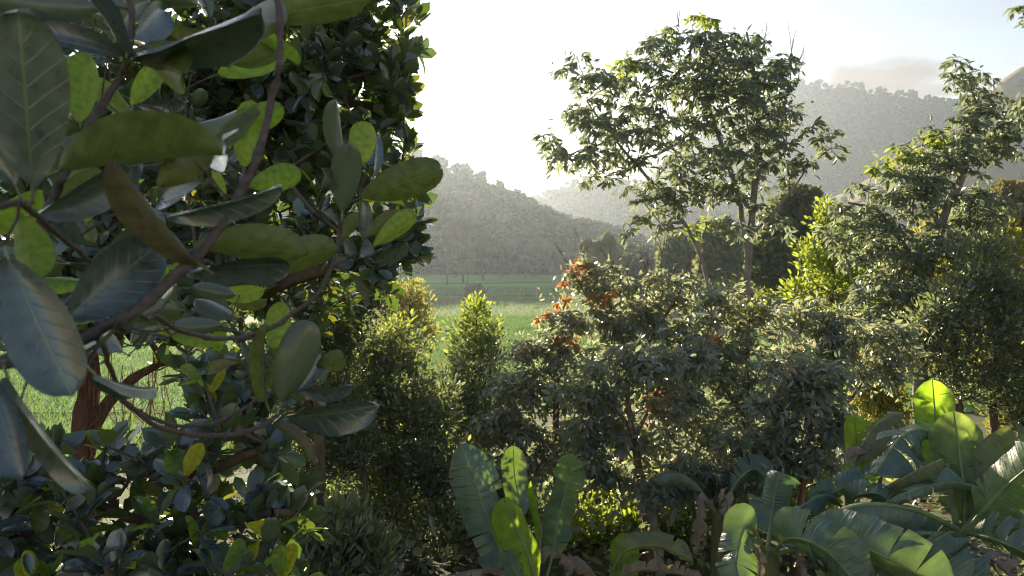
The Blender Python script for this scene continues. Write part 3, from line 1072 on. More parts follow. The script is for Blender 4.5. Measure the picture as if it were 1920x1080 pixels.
# ------------------------------------------------------------------ small leaved trees and shrubs
def leafy_tree(name, label, cat, stems_px, d, E, ntips, per, leaf, seed, mat, bark=BARK_BROWN, tpl=SMALL, spread=0.22, mind=0.15, rtip=0.005, limb_min=12, group=None,
               upright=0.5, top=None, sides=6):
    rg = np.random.RandomState(seed)
    stems = [stem_line(p, dd, r, g) for (p, dd, r, g) in stems_px]
    base = stems[0][0][0]
    root = thing(name, label, cat, base, group)
    tips = ellipsoid_pts(E, ntips, rg, mind)
    chains, dirs = skeleton(stems, tips, rg, rtip)
    wood(root, stems, chains, bark, limb_min, sides)
    n = len(tips) * per
    T = np.repeat(tips, per, 0)
    rd = rnd_dirs(n, rg)
    P = T + rd * spread * rg.rand(n, 1) ** 0.5
    D = rd + np.array([0, 0, upright]) + 0.5 * np.repeat(dirs, per, 0) + 0.4 * rnd_dirs(n, rg)
    NN = np.array([0, 0, 0.8]) + 1.0 * rnd_dirs(n, rg)
    sc = leaf * rg.uniform(0.65, 1.3, n)
    sh = Shape()
    if top:
        zmin, tmat = top
        hi = T[:, 2] + 0.25 * rg.normal(size=n) > zmin
        sh.scatter(tpl, frames(D[~hi], NN[~hi], sc[~hi]), P[~hi])
        sh2 = Shape()
        sh2.scatter(tpl, frames(D[hi], NN[hi], sc[hi]), P[hi])
        link('young_foliage', sh2.mesh('young_foliage', base), tmat, root, kind='stuff')
    else:
        sh.scatter(tpl, frames(D, NN, sc), P)
    link('crown', sh.mesh('crown', base), mat, root, kind='stuff')
    return root


# ------------------------------------------------------------------ jackfruit trees
JT = [leaf_tpl(11, w_, f_, c_, 0.62, cols=2, petiole=0.13, wave=v_, tip=0.42, seed=s_, twist=tw)
      for (w_, f_, c_, v_, s_, tw) in ((0.50, 0.18, 0.10, 0.010, 1, 0.1), (0.46, 0.30, 0.22, 0.014, 2, -0.2), (0.54, 0.10, -0.10, 0.012, 3, 0.25),
                                       (0.48, 0.4, 0.16, 0.02, 4, 0.0), (0.52, 0.22, 0.32, 0.016, 5, 0.4))]
JTS = [leaf_tpl(4, w_, f_, c_, 0.62, cols=1, petiole=0.12, tip=0.42, seed=s_) for (w_, f_, c_, s_) in ((0.5, 0.2, 0.12, 1), (0.46, 0.35, 0.25, 2), (0.55, 0.1, -0.1, 3))]


def tpl_mesh(tpl, name, mat):
    me = mesh_arrays(name, tpl[0], tpl[1], tpl[2], tpl[3])
    me.materials.append(mat)
    return me


JM = {}


def jack_mesh(i, mat):
    k = (i, mat.name)
    if k not in JM:
        JM[k] = tpl_mesh(JT[i], 'leaf', mat)
    return JM[k]


def set_frame(ob, M, loc):
    m4 = Matrix(((M[0][0], M[0][1], M[0][2], loc[0]), (M[1][0], M[1][1], M[1][2], loc[1]), (M[2][0], M[2][1], M[2][2], loc[2]), (0, 0, 0, 1)))
    ob.matrix_local = m4


STALKS = []


def hero_leaf(root, b, tp, d0, d1, roll, mat, var, wide=1.0, back=False):
    """one leaf from its base pixel to its tip pixel; roll turns the blade about its midrib, back shows the underside"""
    P0, P1 = at(b[0], b[1], d0), at(tp[0], tp[1], d1)
    D = P1 - P0
    L = np.linalg.norm(D)
    D = D / L
    view = unit(CAM - (P0 + P1) / 2)
    nrm = unit(view - D * (view @ D))
    a = R_(roll)
    side = np.cross(D, nrm)
    nrm = nrm * math.cos(a) + side * math.sin(a)
    if back:
        nrm = -nrm
    M = frames(D[None], nrm[None], [L])[0].copy()
    STALKS.append(P0 - D * 0.12 * L)
    M[:, 0] *= wide * 0.84
    ob = link('leaf', jack_mesh(var, mat), None, root)
    set_frame(ob, M, P0 - np.array(root.location))
    return ob


def jack_cluster_leaves(tips, dirs, per, rg, L, spread=0.05):
    n = len(tips) * per
    T = np.repeat(tips, per, 0)
    ax = unit(np.repeat(dirs, per, 0) + 0.2 * rnd_dirs(n, rg))
    k = np.tile(np.arange(per), len(tips)) * 2.399 + rg.rand(n)
    ref = unit(np.cross(ax, np.array([0.3, 0.5, 0.1])))
    b2 = np.cross(ax, ref)
    radial = ref * np.cos(k)[:, None] + b2 * np.sin(k)[:, None]
    op = np.radians(rg.uniform(25, 85, n))[:, None]
    D = unit(ax * np.cos(op) + radial * np.sin(op) + np.array([0, 0, 0.12]))
    NN = unit(ax * 1.0 - radial * 0.15 + 0.35 * rnd_dirs(n, rg) + np.array([0, 0, 0.25]))
    P = T - ax * (rg.rand(n, 1) * spread * 2) + radial * 0.02
    return P, D, NN, L * rg.uniform(0.65, 1.2, n)


def jack_tree(name, label, stems_px, E, ntips, per, L, seed, nind, mind=0.14, bark=BARK_BROWN, rtip=0.005, tint=None, keep=None, mass_mat=JACKS, limb_min=8):
    rg = np.random.RandomState(seed)
    stems = [stem_line(p, dd, r, g) for (p, dd, r, g) in stems_px]
    base = stems[0][0][0]
    root = thing(name, label, 'tree', base)
    tips = ellipsoid_pts(E, ntips, rg, mind, 2.6)
    if keep is not None:
        tips = np.array([p for p in tips if keep(p)])
    chains, dirs = skeleton(stems, tips, rg, rtip)
    wood(root, stems, chains, bark, limb_min, twig_bark=BARK_TWIG)
    P, D, NN, sc = jack_cluster_leaves(tips, dirs, per, rg, L)
    depth = (P - CAM) @ FWD
    order = np.argsort(depth + rg.normal(size=len(P)) * 0.35 * depth.std())
    ind, rest = order[:nind], order[nind:]
    M = frames(D, NN, sc)
    for i in ind:
        r = rg.rand()
        mt = JACK
        if tint:
            for (pr_, mm) in tint:
                if r < pr_:
                    mt = mm
                    break
                r -= pr_
        ob = link('leaf', jack_mesh(rg.randint(5), mt), None, root)
        set_frame(ob, M[i], P[i] - base)
    sh = Shape()
    for q in range(3):
        s = rest[q::3]
        sh.scatter(JTS[q], M[s], P[s])
    link('crown', sh.mesh('crown', base), mass_mat, root, kind='stuff')
    return root


# ---- nearest jackfruit tree: its trunk stands left of the frame, branches reach across the camera
base = np.array([-1.35, 0.55, gz(0.5)])
near = thing('jackfruit_tree', 'nearest jackfruit tree whose big blurred dark leaves and curving twig fill the upper corner', 'tree', base)
sh = Shape()
q, r = smooth_line([base - [0, 0, 0.2], base + [0.05, 0.02, 2], base + [0, 0.1, 3.4], base + [-0.1, 0.1, 5.5], base + [0, 0.2, 7]], [0.16, 0.13, 0.11, 0.08, 0.04], 20)
sh.tube(q, r, 10)
link('trunk', sh.mesh('trunk', base), BARK_BROWN, near)
BR = [  # pixel polyline with depth, and radius in pixels at its start and end
    ([(-1100, 900, 0.62), (-500, 800, 0.72), (0, 690, .82), (60, 668, .85), (180, 628, .9), (250, 592, .92), (330, 512, .95), (372, 488, .96), (430, 400, .98), (482, 310, 1.0), (512, 200, 1.02), (524, 90, 1.04), (516, -30, 1.06)], 15, 5.5),
    ([(-60, 560, .85), (50, 470, 1.0), (120, 330, 1.05), (180, 215, 1.1), (240, 120, 1.12), (246, 40, 1.14), (235, -40, 1.16)], 10, 5),
    ([(-90, 420, .8), (-20, 390, .85), (40, 380, .9), (110, 440, 1.0), (170, 490, 1.1)], 8, 4),
    ([(250, 592, .92), (290, 590, 1.1), (330, 618, 1.25), (400, 634, 1.4), (470, 632, 1.5), (530, 605, 1.55), (562, 584, 1.6), (600, 558, 1.62), (626, 500, 1.64), (637, 445, 1.65), (643, 396, 1.66)], 5, 3.5),
    ([(188, 640, .9), (205, 690, 1.05), (232, 752, 1.2), (290, 800, 1.3), (370, 818, 1.4), (450, 815, 1.48), (505, 795, 1.52), (528, 770, 1.55)], 5.5, 4),
    ([(232, 752, 1.2), (275, 780, 1.3), (335, 800, 1.4), (400, 796, 1.5), (460, 765, 1.55), (497, 735, 1.57), (500, 690, 1.58)], 4, 2.5),
    ([(372, 488, .96), (420, 500, 1.05), (455, 522, 1.1)], 4, 3),
    ([(643, 396, 1.66), (672, 372, 1.66), (684, 330, 1.67)], 3, 2),
    ([(626, 500, 1.64), (660, 480, 1.65), (700, 465, 1.66)], 3, 2),
    ([(430, 400, .98), (450, 350, 1.2), (458, 315, 1.5)], 3, 2.5),
]
for pts, r0, r1 in BR:
    P = np.array([at(x, y, d) for (x, y, d) in pts])
    dd = np.array([p_[2] for p_ in pts])
    rad = np.linspace(r0, r1, len(pts)) * dd / F
    q, r = smooth_line(P, rad, max(14, 3 * len(pts)))
    q, r = smooth_line(P, rad, 60)
    rgb_ = np.random.RandomState(int(pts[0][0]) + 5000)
    knot = rgb_.rand(60) < 0.16
    r = r * (1 + 0.30 * knot + 0.05 * rgb_.normal(size=60))
    kink = np.interp(np.arange(60), np.sort(rgb_.choice(60, 12, False)), rgb_.normal(size=12))[:, None] * rgb_.normal(size=(1, 3))
    q[2:-2] += kink[2:-2] * r[2:-2, None] * 0.9
    sh = Shape()
    sh.tube(q, r, 7)
    link('branch', sh.mesh('branch', base), BARK_TWIG, near)

J, JL, JO, JB = JACK, JLIME, JOLIVE, JBROWN
HERO = [  # base, tip, depth base, depth tip, roll, material, variant, width factor, underside shown
    ((60, 345), (38, 22), .78, .72, 8, J, 0, 1.06, 0), ((30, 350), (-45, 165), .8, .78, -20, J, 2, 1.1, 0),
    ((232, 108), (50, 42), 1.1, 1.0, 38, J, 1, 0.9, 0), ((250, 100), (490, 57), 1.12, 1.05, 58, J, 3, 0.9, 0),
    ((248, 75), (320, 18), 1.12, 1.2, 20, J, 0, 1.1, 0), ((232, 110), (188, -14), 1.1, 1.0, 72, J, 3, 0.8, 0),
    ((150, 225), (156, 102), 1.3, 1.35, 15, JL, 0, 1.0, 1), ((246, 96), (400, 150), 1.15, 1.1, 20, JO, 4, 1.0, 1),
    ((108, 322), (435, 220), .95, .9, 35, JO, 1, 0.95, 1), ((298, 348), (404, 268), .95, 1.0, 20, JO, 2, 1.15, 1),
    ((370, 292), (460, 272), 1.0, 1.15, 30, J, 1, 0.95, 0), ((458, 313), (470, 190), 1.5, 1.52, 5, JL, 0, 1.02, 1),
    ((468, 350), (569, 322), 1.4, 1.45, 12, JL, 2, 1.05, 1), ((64, 402), (294, 312), 1.0, 1.1, 38, J, 1, 1.0, 0),
    ((372, 494), (183, 306), .95, .85, 40, JB, 3, 0.75, 1), ((312, 402), (537, 380), .95, .98, 48, J, 1, 0.75, 0),
    ((380, 345), (288, 372), 1.1, 1.15, 35, J, 0, 1.1, 0), ((366, 468), (557, 444), 1.0, 1.1, 42, JO, 4, 0.9, 1),
    ((346, 508), (534, 484), 1.0, 1.08, 55, J, 2, 0.9, 0), ((456, 524), (628, 456), 1.15, 1.2, 30, JO, 0, 0.95, 1),
    ((34, 398), (86, 535), .9, .88, 15, JL, 1, 1.15, 1), ((118, 602), (284, 468), .9, 1.0, 12, J, 2, 1.1, 0),
    ((18, 488), (128, 738), .82, .79, 12, J, 0, 1.0, 0), ((14, 706), (150, 930), .8, .78, 72, J, 0, 0.7, 0),
    ((-10, 715), (18, 890), .8, .75, 20, J, 1, 1.0, 0), ((176, 700), (288, 752), .85, .95, 70, J, 3, 0.6, 0),
    ((194, 10), (-10, -6), 1.1, 1.0, 20, J, 2, 0.9, 1), ((488, 32), (684, -8), 1.2, 1.3, 20, JO, 0, 0.9, 1),
    ((450, 60), (560, 98), 1.2, 1.3, 50, JL, 1, 0.7, 1), ((520, 40), (430, 20), 1.06, 1.2, 30, JO, 2, 1.0, 1),
    ((440, 120), (548, 92), 1.2, 1.3, 35, JO, 2, 0.9, 1), ((120, 60), (-20, 90), 1.1, 0.9, 30, J, 1, 0.9, 0),
    ((90, 330), (150, 470), 1.1, 1.15, 50, J, 0, 0.9, 0), ((40, 470), (20, 620), 1.0, 1.1, 40, J, 3, 1.0, 0),
    ((190, 625), (205, 665), .95, .85, 30, J, 2, 1.2, 0), ((60, 640), (-40, 560), .95, 1.0, 20, J, 1, 1.0, 0),
    ((300, 560), (180, 540), 1.1, 1.15, 40, J, 4, 1.0, 0), ((20, 800), (-60, 950), .9, .85, 30, J, 0, 1.0, 0),
    # twig in focus, upper middle
    ((641, 302), (613, 188), 1.66, 1.64, 32, J, 1, 0.95, 1), ((684, 306), (677, 224), 1.68, 1.68, 5, JL, 2, 1.35, 1),
    ((642, 398), (655, 268), 1.64, 1.62, 8, J, 0, 1.05, 1), ((674, 372), (821, 318), 1.64, 1.58, 8, JO, 2, 0.92, 1),
    ((680, 378), (759, 371), 1.7, 1.72, 62, JL, 1, 0.9, 1), ((680, 450), (684, 376), 1.62, 1.6, 20, J, 3, 0.95, 0),
    ((634, 452), (670, 400), 1.66, 1.7, 20, JO, 1, 1.1, 1), ((690, 442), (747, 398), 1.68, 1.72, 20, JO, 0, 1.05, 1),
    ((702, 462), (785, 400), 1.63, 1.66, 30, JL, 2, 0.9, 1), ((686, 446), (690, 488), 1.64, 1.6, 10, J, 1, 1.2, 1),
    ((697, 486), (758, 477), 1.64, 1.58, 55, J, 4, 0.9, 0), ((632, 364), (612, 316), 1.66, 1.6, 65, J, 3, 0.9, 0),
    ((640, 432), (615, 392), 1.66, 1.6, 68, J, 1, 0.9, 0), ((654, 514), (697, 572), 1.64, 1.6, 60, JB, 3, 0.7, 1),
    ((700, 330), (712, 250), 1.72, 1.76, 65, J, 0, 0.9, 0),
    # twig in focus, lower middle
    ((516, 658), (527, 568), 1.62, 1.66, 12, JL, 0, 1.2, 1), ((527, 756), (577, 606), 1.54, 1.52, 5, J, 2, 1.0, 1),
    ((552, 738), (604, 662), 1.58, 1.6, 15, J, 0, 1.15, 0), ((590, 690), (659, 666), 1.6, 1.58, 10, JO, 4, 1.15, 1),
    ((560, 730), (652, 742), 1.56, 1.5, 52, J, 1, 0.9, 0), ((530, 777), (687, 800), 1.55, 1.46, 55, J, 4, 0.85, 0),
    ((508, 797), (614, 850), 1.52, 1.45, 55, JB, 1, 0.75, 1), ((500, 732), (520, 648), 1.6, 1.64, 30, JO, 0, 1.0, 1),
    ((498, 752), (477, 608), 1.54, 1.5, 76, JO, 3, 0.8, 1), ((500, 700), (470, 640), 1.6, 1.6, 50, J, 0, 1.0, 0),
]
for h in HERO:
    hero_leaf(near, h[0], h[1], h[2], h[3], h[4], h[5], h[6], h[7], bool(h[8]))
# further leaves on the same branches, a little deeper in
rg = np.random.RandomState(71)
for k in range(105):
    bx, by = rg.uniform(-60, 430), rg.uniform(-60, 640)
    if by > 400 and bx > 330:
        continue
    d = rg.uniform(1.35, 2.6)
    ang = rg.uniform(0, 6.28)
    Lp = 0.15 * F / d * rg.uniform(0.7, 1.1)
    hero_leaf(near, (bx, by), (bx + math.cos(ang) * Lp, by - abs(math.sin(ang)) * Lp * 0.7 + 10), d, d + rg.uniform(-.05, .05), rg.uniform(-60, 60),
              [J, J, J, JO, JL][rg.randint(5)], rg.randint(5), 1.0, rg.rand() < 0.4)

for k in range(44):
    bx, by = rg.uniform(90, 470), rg.uniform(520, 690)
    d = rg.uniform(1.5, 2.8)
    ang = rg.uniform(0, 6.28)
    Lp = 0.14 * F / d * rg.uniform(0.6, 1.0)
    hero_leaf(near, (bx, by), (bx + math.cos(ang) * Lp, by - abs(math.sin(ang)) * Lp * 0.6 + 8), d, d + rg.uniform(-.05, .05), rg.uniform(-60, 60),
              [J, J, J, JO, JL][rg.randint(5)], rg.randint(5), 1.0, rg.rand() < 0.4)

chains, _ = skeleton([(np.array([at(*p_) for p_ in b_[0]]), None) for b_ in BR], np.array(STALKS), np.random.RandomState(3), rtip=0.0014, step=0.05, up=0.0, power=0.33)
sh = Shape()
for c in chains:
    sh.tube(c[0], np.minimum(c[1], 0.0042), 5, cap=False)
link('branchwork', sh.mesh('branchwork', base), BARK_TWIG, near, kind='stuff')

# ---- dense jackfruit tree in front of the sun
jack_tree('jackfruit_tree', 'tall dense jackfruit tree with small dark oval leaves standing against the bright sky',
          [([(596, 1010), (600, 800), (585, 560), (560, 330), (580, -150)], 7.5, [0.055, 0.052, 0.05, 0.045, 0.02], True)],
          [(610, 60, 6.6, 185, 250, .9), (640, 370, 6.5, 165, 180, .8), (360, 220, 6.8, 300, 320, .9), (300, 500, 6.7, 260, 120, .7),
           (735, 470, 6.3, 72, 85, .4), (740, 150, 6.4, 60, 120, .4), (640, -150, 6.6, 160, 140, .8), (60, 350, 6.8, 160, 350, .8), (440, 150, 7.0, 150, 130, .6), (440, 150, 6.4, 120, 110, .3), (230, 560, 6.8, 260, 70, .5), (560, 560, 6.9, 120, 60, .5), (260, 590, 6.6, 180, 50, .4), (120, 610, 6.7, 150, 40, .4)],
          1650, 9, 0.165, 31, 300, mind=0.06, tint=[(0.08, JOLIVE), (0.05, JLIME)])

# ---- young jackfruit tree in the lower corner
jack_tree('jackfruit_tree', 'low bushy jackfruit tree with round bluish leaves filling the bottom corner below the field',
          [([(330, 1300), (340, 1000), (360, 850), (390, 720)], 4.0, [0.07, 0.055, 0.04, 0.02], True),
           ([(340, 1010), (200, 950), (60, 905), (-80, 925)], [4.0, 4.0, 3.9, 3.8], [0.03, 0.025, 0.02, 0.015], False)],
          [(240, 990, 3.9, 310, 110, .6), (430, 745, 4.0, 105, 95, .4), (390, 890, 4.0, 130, 70, .5), (110, 900, 3.8, 130, 50, .4),
           (300, 1080, 3.8, 330, 60, .5), (530, 930, 4.2, 80, 70, .4), (560, 700, 4.6, 50, 40, .3), (420, 715, 4.1, 100, 60, .4), (470, 830, 4.2, 110, 60, .4), (20, 960, 3.7, 60, 80, .3), (70, 850, 3.8, 80, 32, .3), (250, 850, 4.0, 90, 36, .3)],
          190, 8, 0.145, 32, 300, mind=0.08, tint=[(0.19, JLIME), (0.06, JOLIVE), (0.035, JYELLOW), (0.007, JORANGE)], rtip=0.006, limb_min=6)

# ---- gnarled tree with red peeling bark by the lower field
gn = jack_tree('gnarled_tree', 'gnarled tree with peeling reddish trunk standing before the sunlit field', [
    ([(158, 900), (160, 830), (158, 760), (172, 700), (165, 640), (150, 560), (160, 430)], 9.2, [0.145, 0.13, 0.12, 0.11, 0.10, 0.08, 0.05], True),
    ([(170, 815), (195, 765), (232, 722), (300, 677), (420, 684), (560, 676)], [9.2, 9.2, 9.15, 9.1, 9.2, 9.3], [0.08, 0.07, 0.055, 0.04, 0.025, 0.012], False)],
    [(470, 620, 9.2, 110, 50, .5), (380, 660, 9.1, 110, 40, .5), (180, 480, 9.2, 200, 90, .8), (560, 690, 9.3, 60, 60, .4), (90, 640, 9.2, 110, 40, .5), (470, 600, 9.2, 120, 60, .5), (330, 590, 9.3, 140, 50, .5)],
    260, 8, 0.11, 33, 160, mind=0.15, bark=BARK_RED, tint=[(0.30, JLIME), (0.2, JOLIVE), (0.03, JYELLOW), (0.02, JORANGE)], rtip=0.008)
rg = np.random.RandomState(8)
sh = Shape()
for k in range(26):
    x0, y0 = rg.uniform(150, 330), rg.uniform(660, 720)
    P = np.array([at(x0 + rg.uniform(-12, 12) * i + rg.normal() * 4, y0 + i * rg.uniform(25, 45), 9.1 + rg.uniform(-.1, .1)) for i in range(5)])
    q, r = smooth_line(P, [0.006] * 5, 9)
    sh.tube(q, r, 3, cap=False)
link('hanging_roots', sh.mesh('hanging_roots', np.array(gn.location)), BARK_RUST, gn, kind='stuff')

# ---- tall rubber tree, centre right
rubber_tree('rubber_tree', 'tall rubber tree with forked pale trunk and wide dark umbrella crown against the sky', 'tree',
            [([(1392, 900), (1400, 540), (1406, 450), (1416, 340), (1424, 260), (1420, 150), (1400, 60)], 16.0, [0.085, 0.068, 0.062, 0.055, 0.043, 0.03, 0.018], True),
             ([(1402, 480), (1386, 370), (1352, 270), (1320, 170), (1310, 70)], 16.0, [0.05, 0.045, 0.038, 0.03, 0.016], False),
             ([(1340, 620), (1322, 500), (1290, 425), (1225, 345), (1150, 260), (1100, 190)], [15.5, 15.6, 15.7, 15.7, 15.6, 15.5], [0.045, 0.042, 0.038, 0.03, 0.024, 0.012], False),
             ([(1405, 445), (1440, 410), (1490, 350), (1520, 305)], [16, 15.9, 15.8, 15.8], [0.035, 0.028, 0.02, 0.01], False)],
            16, [(1330, 105, 16, 148.2, 84.24, 1.2), (1235, 180, 15.8, 136.8, 102.6, 1.2), (1400, 175, 16, 119.7, 113.4, 1.2), (1105, 190, 15.6, 57, 81, 0.6), (1150, 260, 15.7, 136.8, 86.4, 1),
                 (1340, 290, 15.8, 171, 91.8, 1.2), (1450, 220, 16, 62.7, 97.2, 0.8), (1545, 255, 15.8, 62.7, 34.56, 0.5), (1490, 300, 15.8, 45.6, 36.72, 0.5), (1255, 365, 15.6, 96.9, 48.6, 0.8), (1215, 420, 15.5, 57, 30.24, 0.5),
                 (1330, 415, 15.7, 60, 30, 0.5), (1440, 395, 15.9, 50, 30, 0.5), (1090, 130, 15.6, 38.76, 32.4, 0.4), (1055, 215, 15.6, 38.76, 25.92, 0.4)],
            262, 41, size=0.96, mind=0.30, rtip=0.0065, limb_min=8, loose=1500,
            special=[(1345, 12, 26, RUBLIME, 'rublime'), (1175, 118, 22, RUBLIME, 'rublime'), (1270, 60, 14, RUBLIME, 'rublime'), (1290, 430, 22, RUBLIME, 'rublime')],
            bare=[(1430, 110, 16, 1440, 40), (1480, 150, 16, 1490, 60), (1495, 160, 16, 1505, 85), (1275, 50, 16, 1270, 5)])

# ---- rubber tree on the right
rubber_tree('rubber_tree', 'tall leaning rubber tree at the far end with yellow-lit young leaves on its near side', 'tree',
            [([(1730, 800), (1722, 620), (1738, 500), (1768, 400), (1815, 310), (1842, 220), (1815, 140)], 17.5, [0.15, 0.14, 0.12, 0.10, 0.075, 0.05, 0.02], True),
             ([(1735, 540), (1690, 450), (1640, 390), (1590, 380)], 17.4, [0.07, 0.055, 0.04, 0.02], False),
             ([(1760, 420), (1720, 350), (1700, 290)], 17.4, [0.06, 0.045, 0.02], False)],
            17.5, [(1815, 140, 17.5, 48, 36, .5), (1850, 215, 17.5, 65, 50, .7), (1775, 290, 17.4, 95, 55, .9), (1700, 350, 17.2, 95, 60, 1.0), (1610, 420, 17.2, 70, 45, .8),
                   (1700, 470, 17.2, 130, 70, 1.0), (1830, 400, 17.5, 70, 60, .8), (1690, 570, 17, 130, 60, 1.0), (1880, 260, 17.6, 50, 40, .6), (1905, 215, 17.6, 40, 40, .5)],
            250, 42, mat=RUB, key='rub', size=1.0, mind=0.28, rtip=0.0065, limb_min=8, loose=1600,
            special=[(1700, 280, 42, RUBLIME, 'rublime'), (1648, 330, 20, RUBLIME, 'rublime'), (1770, 255, 20, RUBLIME, 'rublime')])

# ---- rubber tree outside the frame on the right, one branch tip entering the top corner
rubber_tree('rubber_tree', 'branch of a rubber tree reaching into the very top corner of the sky', 'tree',
            [([(2150, 700), (2120, 300), (2080, 100), (2000, -60)], 13.0, [0.14, 0.11, 0.07, 0.03], True), ([(2090, 140), (2000, 60), (1930, 25)], 13.0, [0.04, 0.03, 0.012], False)],
            13, [(1935, 25, 13, 34, 26, .3), (2040, 40, 13, 70, 60, .6), (1925, 195, 13, 14, 20, .3)], 42, 43, size=0.9, mind=0.2)

# ---- rubber saplings in the middle
rubber_tree('rubber_sapling', 'umbrella-shaped rubber sapling with rusty stem in the middle of the thicket', 'tree',
            [([(1222, 1040), (1212, 960), (1196, 860), (1178, 760), (1172, 700)], 10.5, [0.075, 0.065, 0.05, 0.035, 0.02], True),
             ([(1190, 820), (1140, 740), (1100, 690)], 10.5, [0.03, 0.022, 0.012], False), ([(1190, 820), (1230, 740), (1250, 690)], 10.5, [0.03, 0.022, 0.012], False)],
            10.5, [(1180, 682, 10.5, 110.25, 37.4, 0.3), (1120, 745, 10.5, 89.25, 34, 0.3), (1240, 750, 10.5, 89.25, 34, 0.3), (1170, 800, 10.5, 115.5, 34, 0.3), (1110, 850, 10.5, 84, 34, 0.3), (1260, 845, 10.5, 94.5, 34, 0.3), (1190, 895, 10.5, 115.5, 30.6, 0.3)],
            92, 51, mat=RUBW, key='rubw', size=0.74, mind=0.12, bark=BARK_RUST, rtip=0.005, loose=1300,
            special=[(1220, 730, 14, RUBRED, 'rubred')])
rubber_tree('rubber_sapling', 'sunlit rubber sapling with orange leaf tips at the edge of the paddy view', 'tree',
            [([(1050, 1020), (1045, 900), (1040, 760), (1050, 640), (1060, 560)], 11.5, [0.07, 0.06, 0.045, 0.03, 0.015], True)],
            11.5, [(1050, 600, 11.5, 63, 40.8, 0.3), (1000, 650, 11.5, 57.75, 30.6, 0.3), (1075, 665, 11.5, 63, 30.6, 0.3), (990, 715, 11.5, 69.3, 34, 0.3), (1060, 740, 11.5, 73.5, 34, 0.3), (985, 790, 11.5, 73.5, 34, 0.3), (1060, 815, 11.5, 78.75, 34, 0.3), (1010, 860, 11.5, 89.25, 30.6, 0.3)],
            92, 52, mat=RUBW, key='rubw', size=0.72, mind=0.12, bark=BARK_RUST, loose=1300,
            special=[(1042, 548, 12, RUBRED, 'rubred'), (1000, 575, 11, RUBRED, 'rubred'), (975, 655, 11, RUBRED, 'rubred'), (1060, 640, 11, RUBRED, 'rubred')])
rubber_tree('rubber_sapling', 'rubber sapling with bare upright twigs and reddish new leaves below the tall tree', 'tree',
            [([(1170, 980), (1165, 800), (1150, 640), (1140, 540)], 13.0, [0.07, 0.06, 0.045, 0.02], True), ([(1160, 720), (1230, 620), (1280, 540)], 13.0, [0.04, 0.03, 0.015], False)],
            13, [(1110, 515, 13, 57.75, 34, 0.35), (1150, 560, 13, 73.5, 30.6, 0.35), (1240, 545, 13, 84, 34, 0.35), (1190, 600, 13, 115.5, 34, 0.35), (1290, 590, 13, 73.5, 37.4, 0.35), (1240, 650, 13, 126, 34, 0.35)],
            84, 53, mat=RUBW, key='rubw', size=0.8, mind=0.14, bark=BARK_RUST, loose=1300,
            special=[(1095, 495, 18, RUBRED, 'rubred'), (1125, 540, 13, RUBRED, 'rubred'), (1045, 545, 16, RUBRED, 'rubred')],
            bare=[(1105, 560, 13, 1040, 455), (1110, 560, 13, 1082, 432), (1150, 560, 13, 1150, 440), (1160, 570, 13, 1190, 470), (1235, 570, 13, 1245, 420), (1250, 570, 13, 1310, 470), (1180, 560, 13, 1120, 450), (1290, 560, 13, 1330, 460), (1210, 560, 13, 1215, 470)])
rubber_tree('rubber_sapling', 'broad leafy rubber sapling under the forked trunk of the tall rubber tree', 'tree',
            [([(1390, 1010), (1395, 850), (1400, 720), (1405, 600)], 12.3, [0.075, 0.06, 0.045, 0.02], True), ([(1396, 780), (1340, 700), (1310, 640)], 12.2, [0.04, 0.03, 0.015], False)],
            12.3, [(1400, 570, 12.3, 94.5, 37.4, 0.32), (1460, 600, 12.3, 73.5, 37.4, 0.32), (1340, 630, 12.3, 94.5, 37.4, 0.32), (1430, 660, 12.3, 94.5, 37.4, 0.32), (1330, 700, 12.3, 105, 37.4, 0.32), (1430, 735, 12.3, 94.5, 37.4, 0.32), (1350, 780, 12.3, 115.5, 37.4, 0.32), (1440, 810, 12.3, 73.5, 34, 0.32), (1340, 845, 12.3, 115.5, 30.6, 0.32)],
            120, 54, mat=RUBW, key='rubw', size=0.76, mind=0.13, bark=BARK_RUST, loose=1700, special=[(1355, 625, 11, RUBRED, 'rubred'), (1420, 560, 18, RUBLIME, 'rublime')])
rubber_tree('rubber_sapling', 'bluish rubber sapling with drooping leaves just above the banana clump', 'tree',
            [([(1500, 1030), (1505, 900), (1520, 800), (1530, 700)], 9.6, [0.055, 0.045, 0.035, 0.015], True)],
            9.6, [(1530, 705, 9.6, 73.5, 40.8, 0.28), (1470, 700, 9.6, 52.5, 34, 0.28), (1500, 765, 9.6, 84, 34, 0.28), (1560, 800, 9.6, 42, 37.4, 0.28), (1440, 825, 9.6, 84, 34, 0.28), (1500, 855, 9.6, 73.5, 30.6, 0.28), (1430, 885, 9.6, 84, 27.2, 0.28)],
            80, 55, mat=RUBW, key='rubw', size=0.72, mind=0.11, bark=BARK_RUST, loose=1500)
rubber_tree('rubber_sapling', 'small rubber sapling with a rosette on a mottled stem near the fallen banana leaves', 'tree',
            [([(1238, 1075), (1232, 1010), (1222, 950), (1230, 915)], 9.3, [0.05, 0.048, 0.045, 0.03], True)],
            9.3, [(1240, 920, 9.3, 45, 18, .3), (1300, 890, 9.6, 60, 26, .4)], 26, 56, mat=RUB, key='rub', size=0.75, mind=0.14, bark=BARK_GREY)
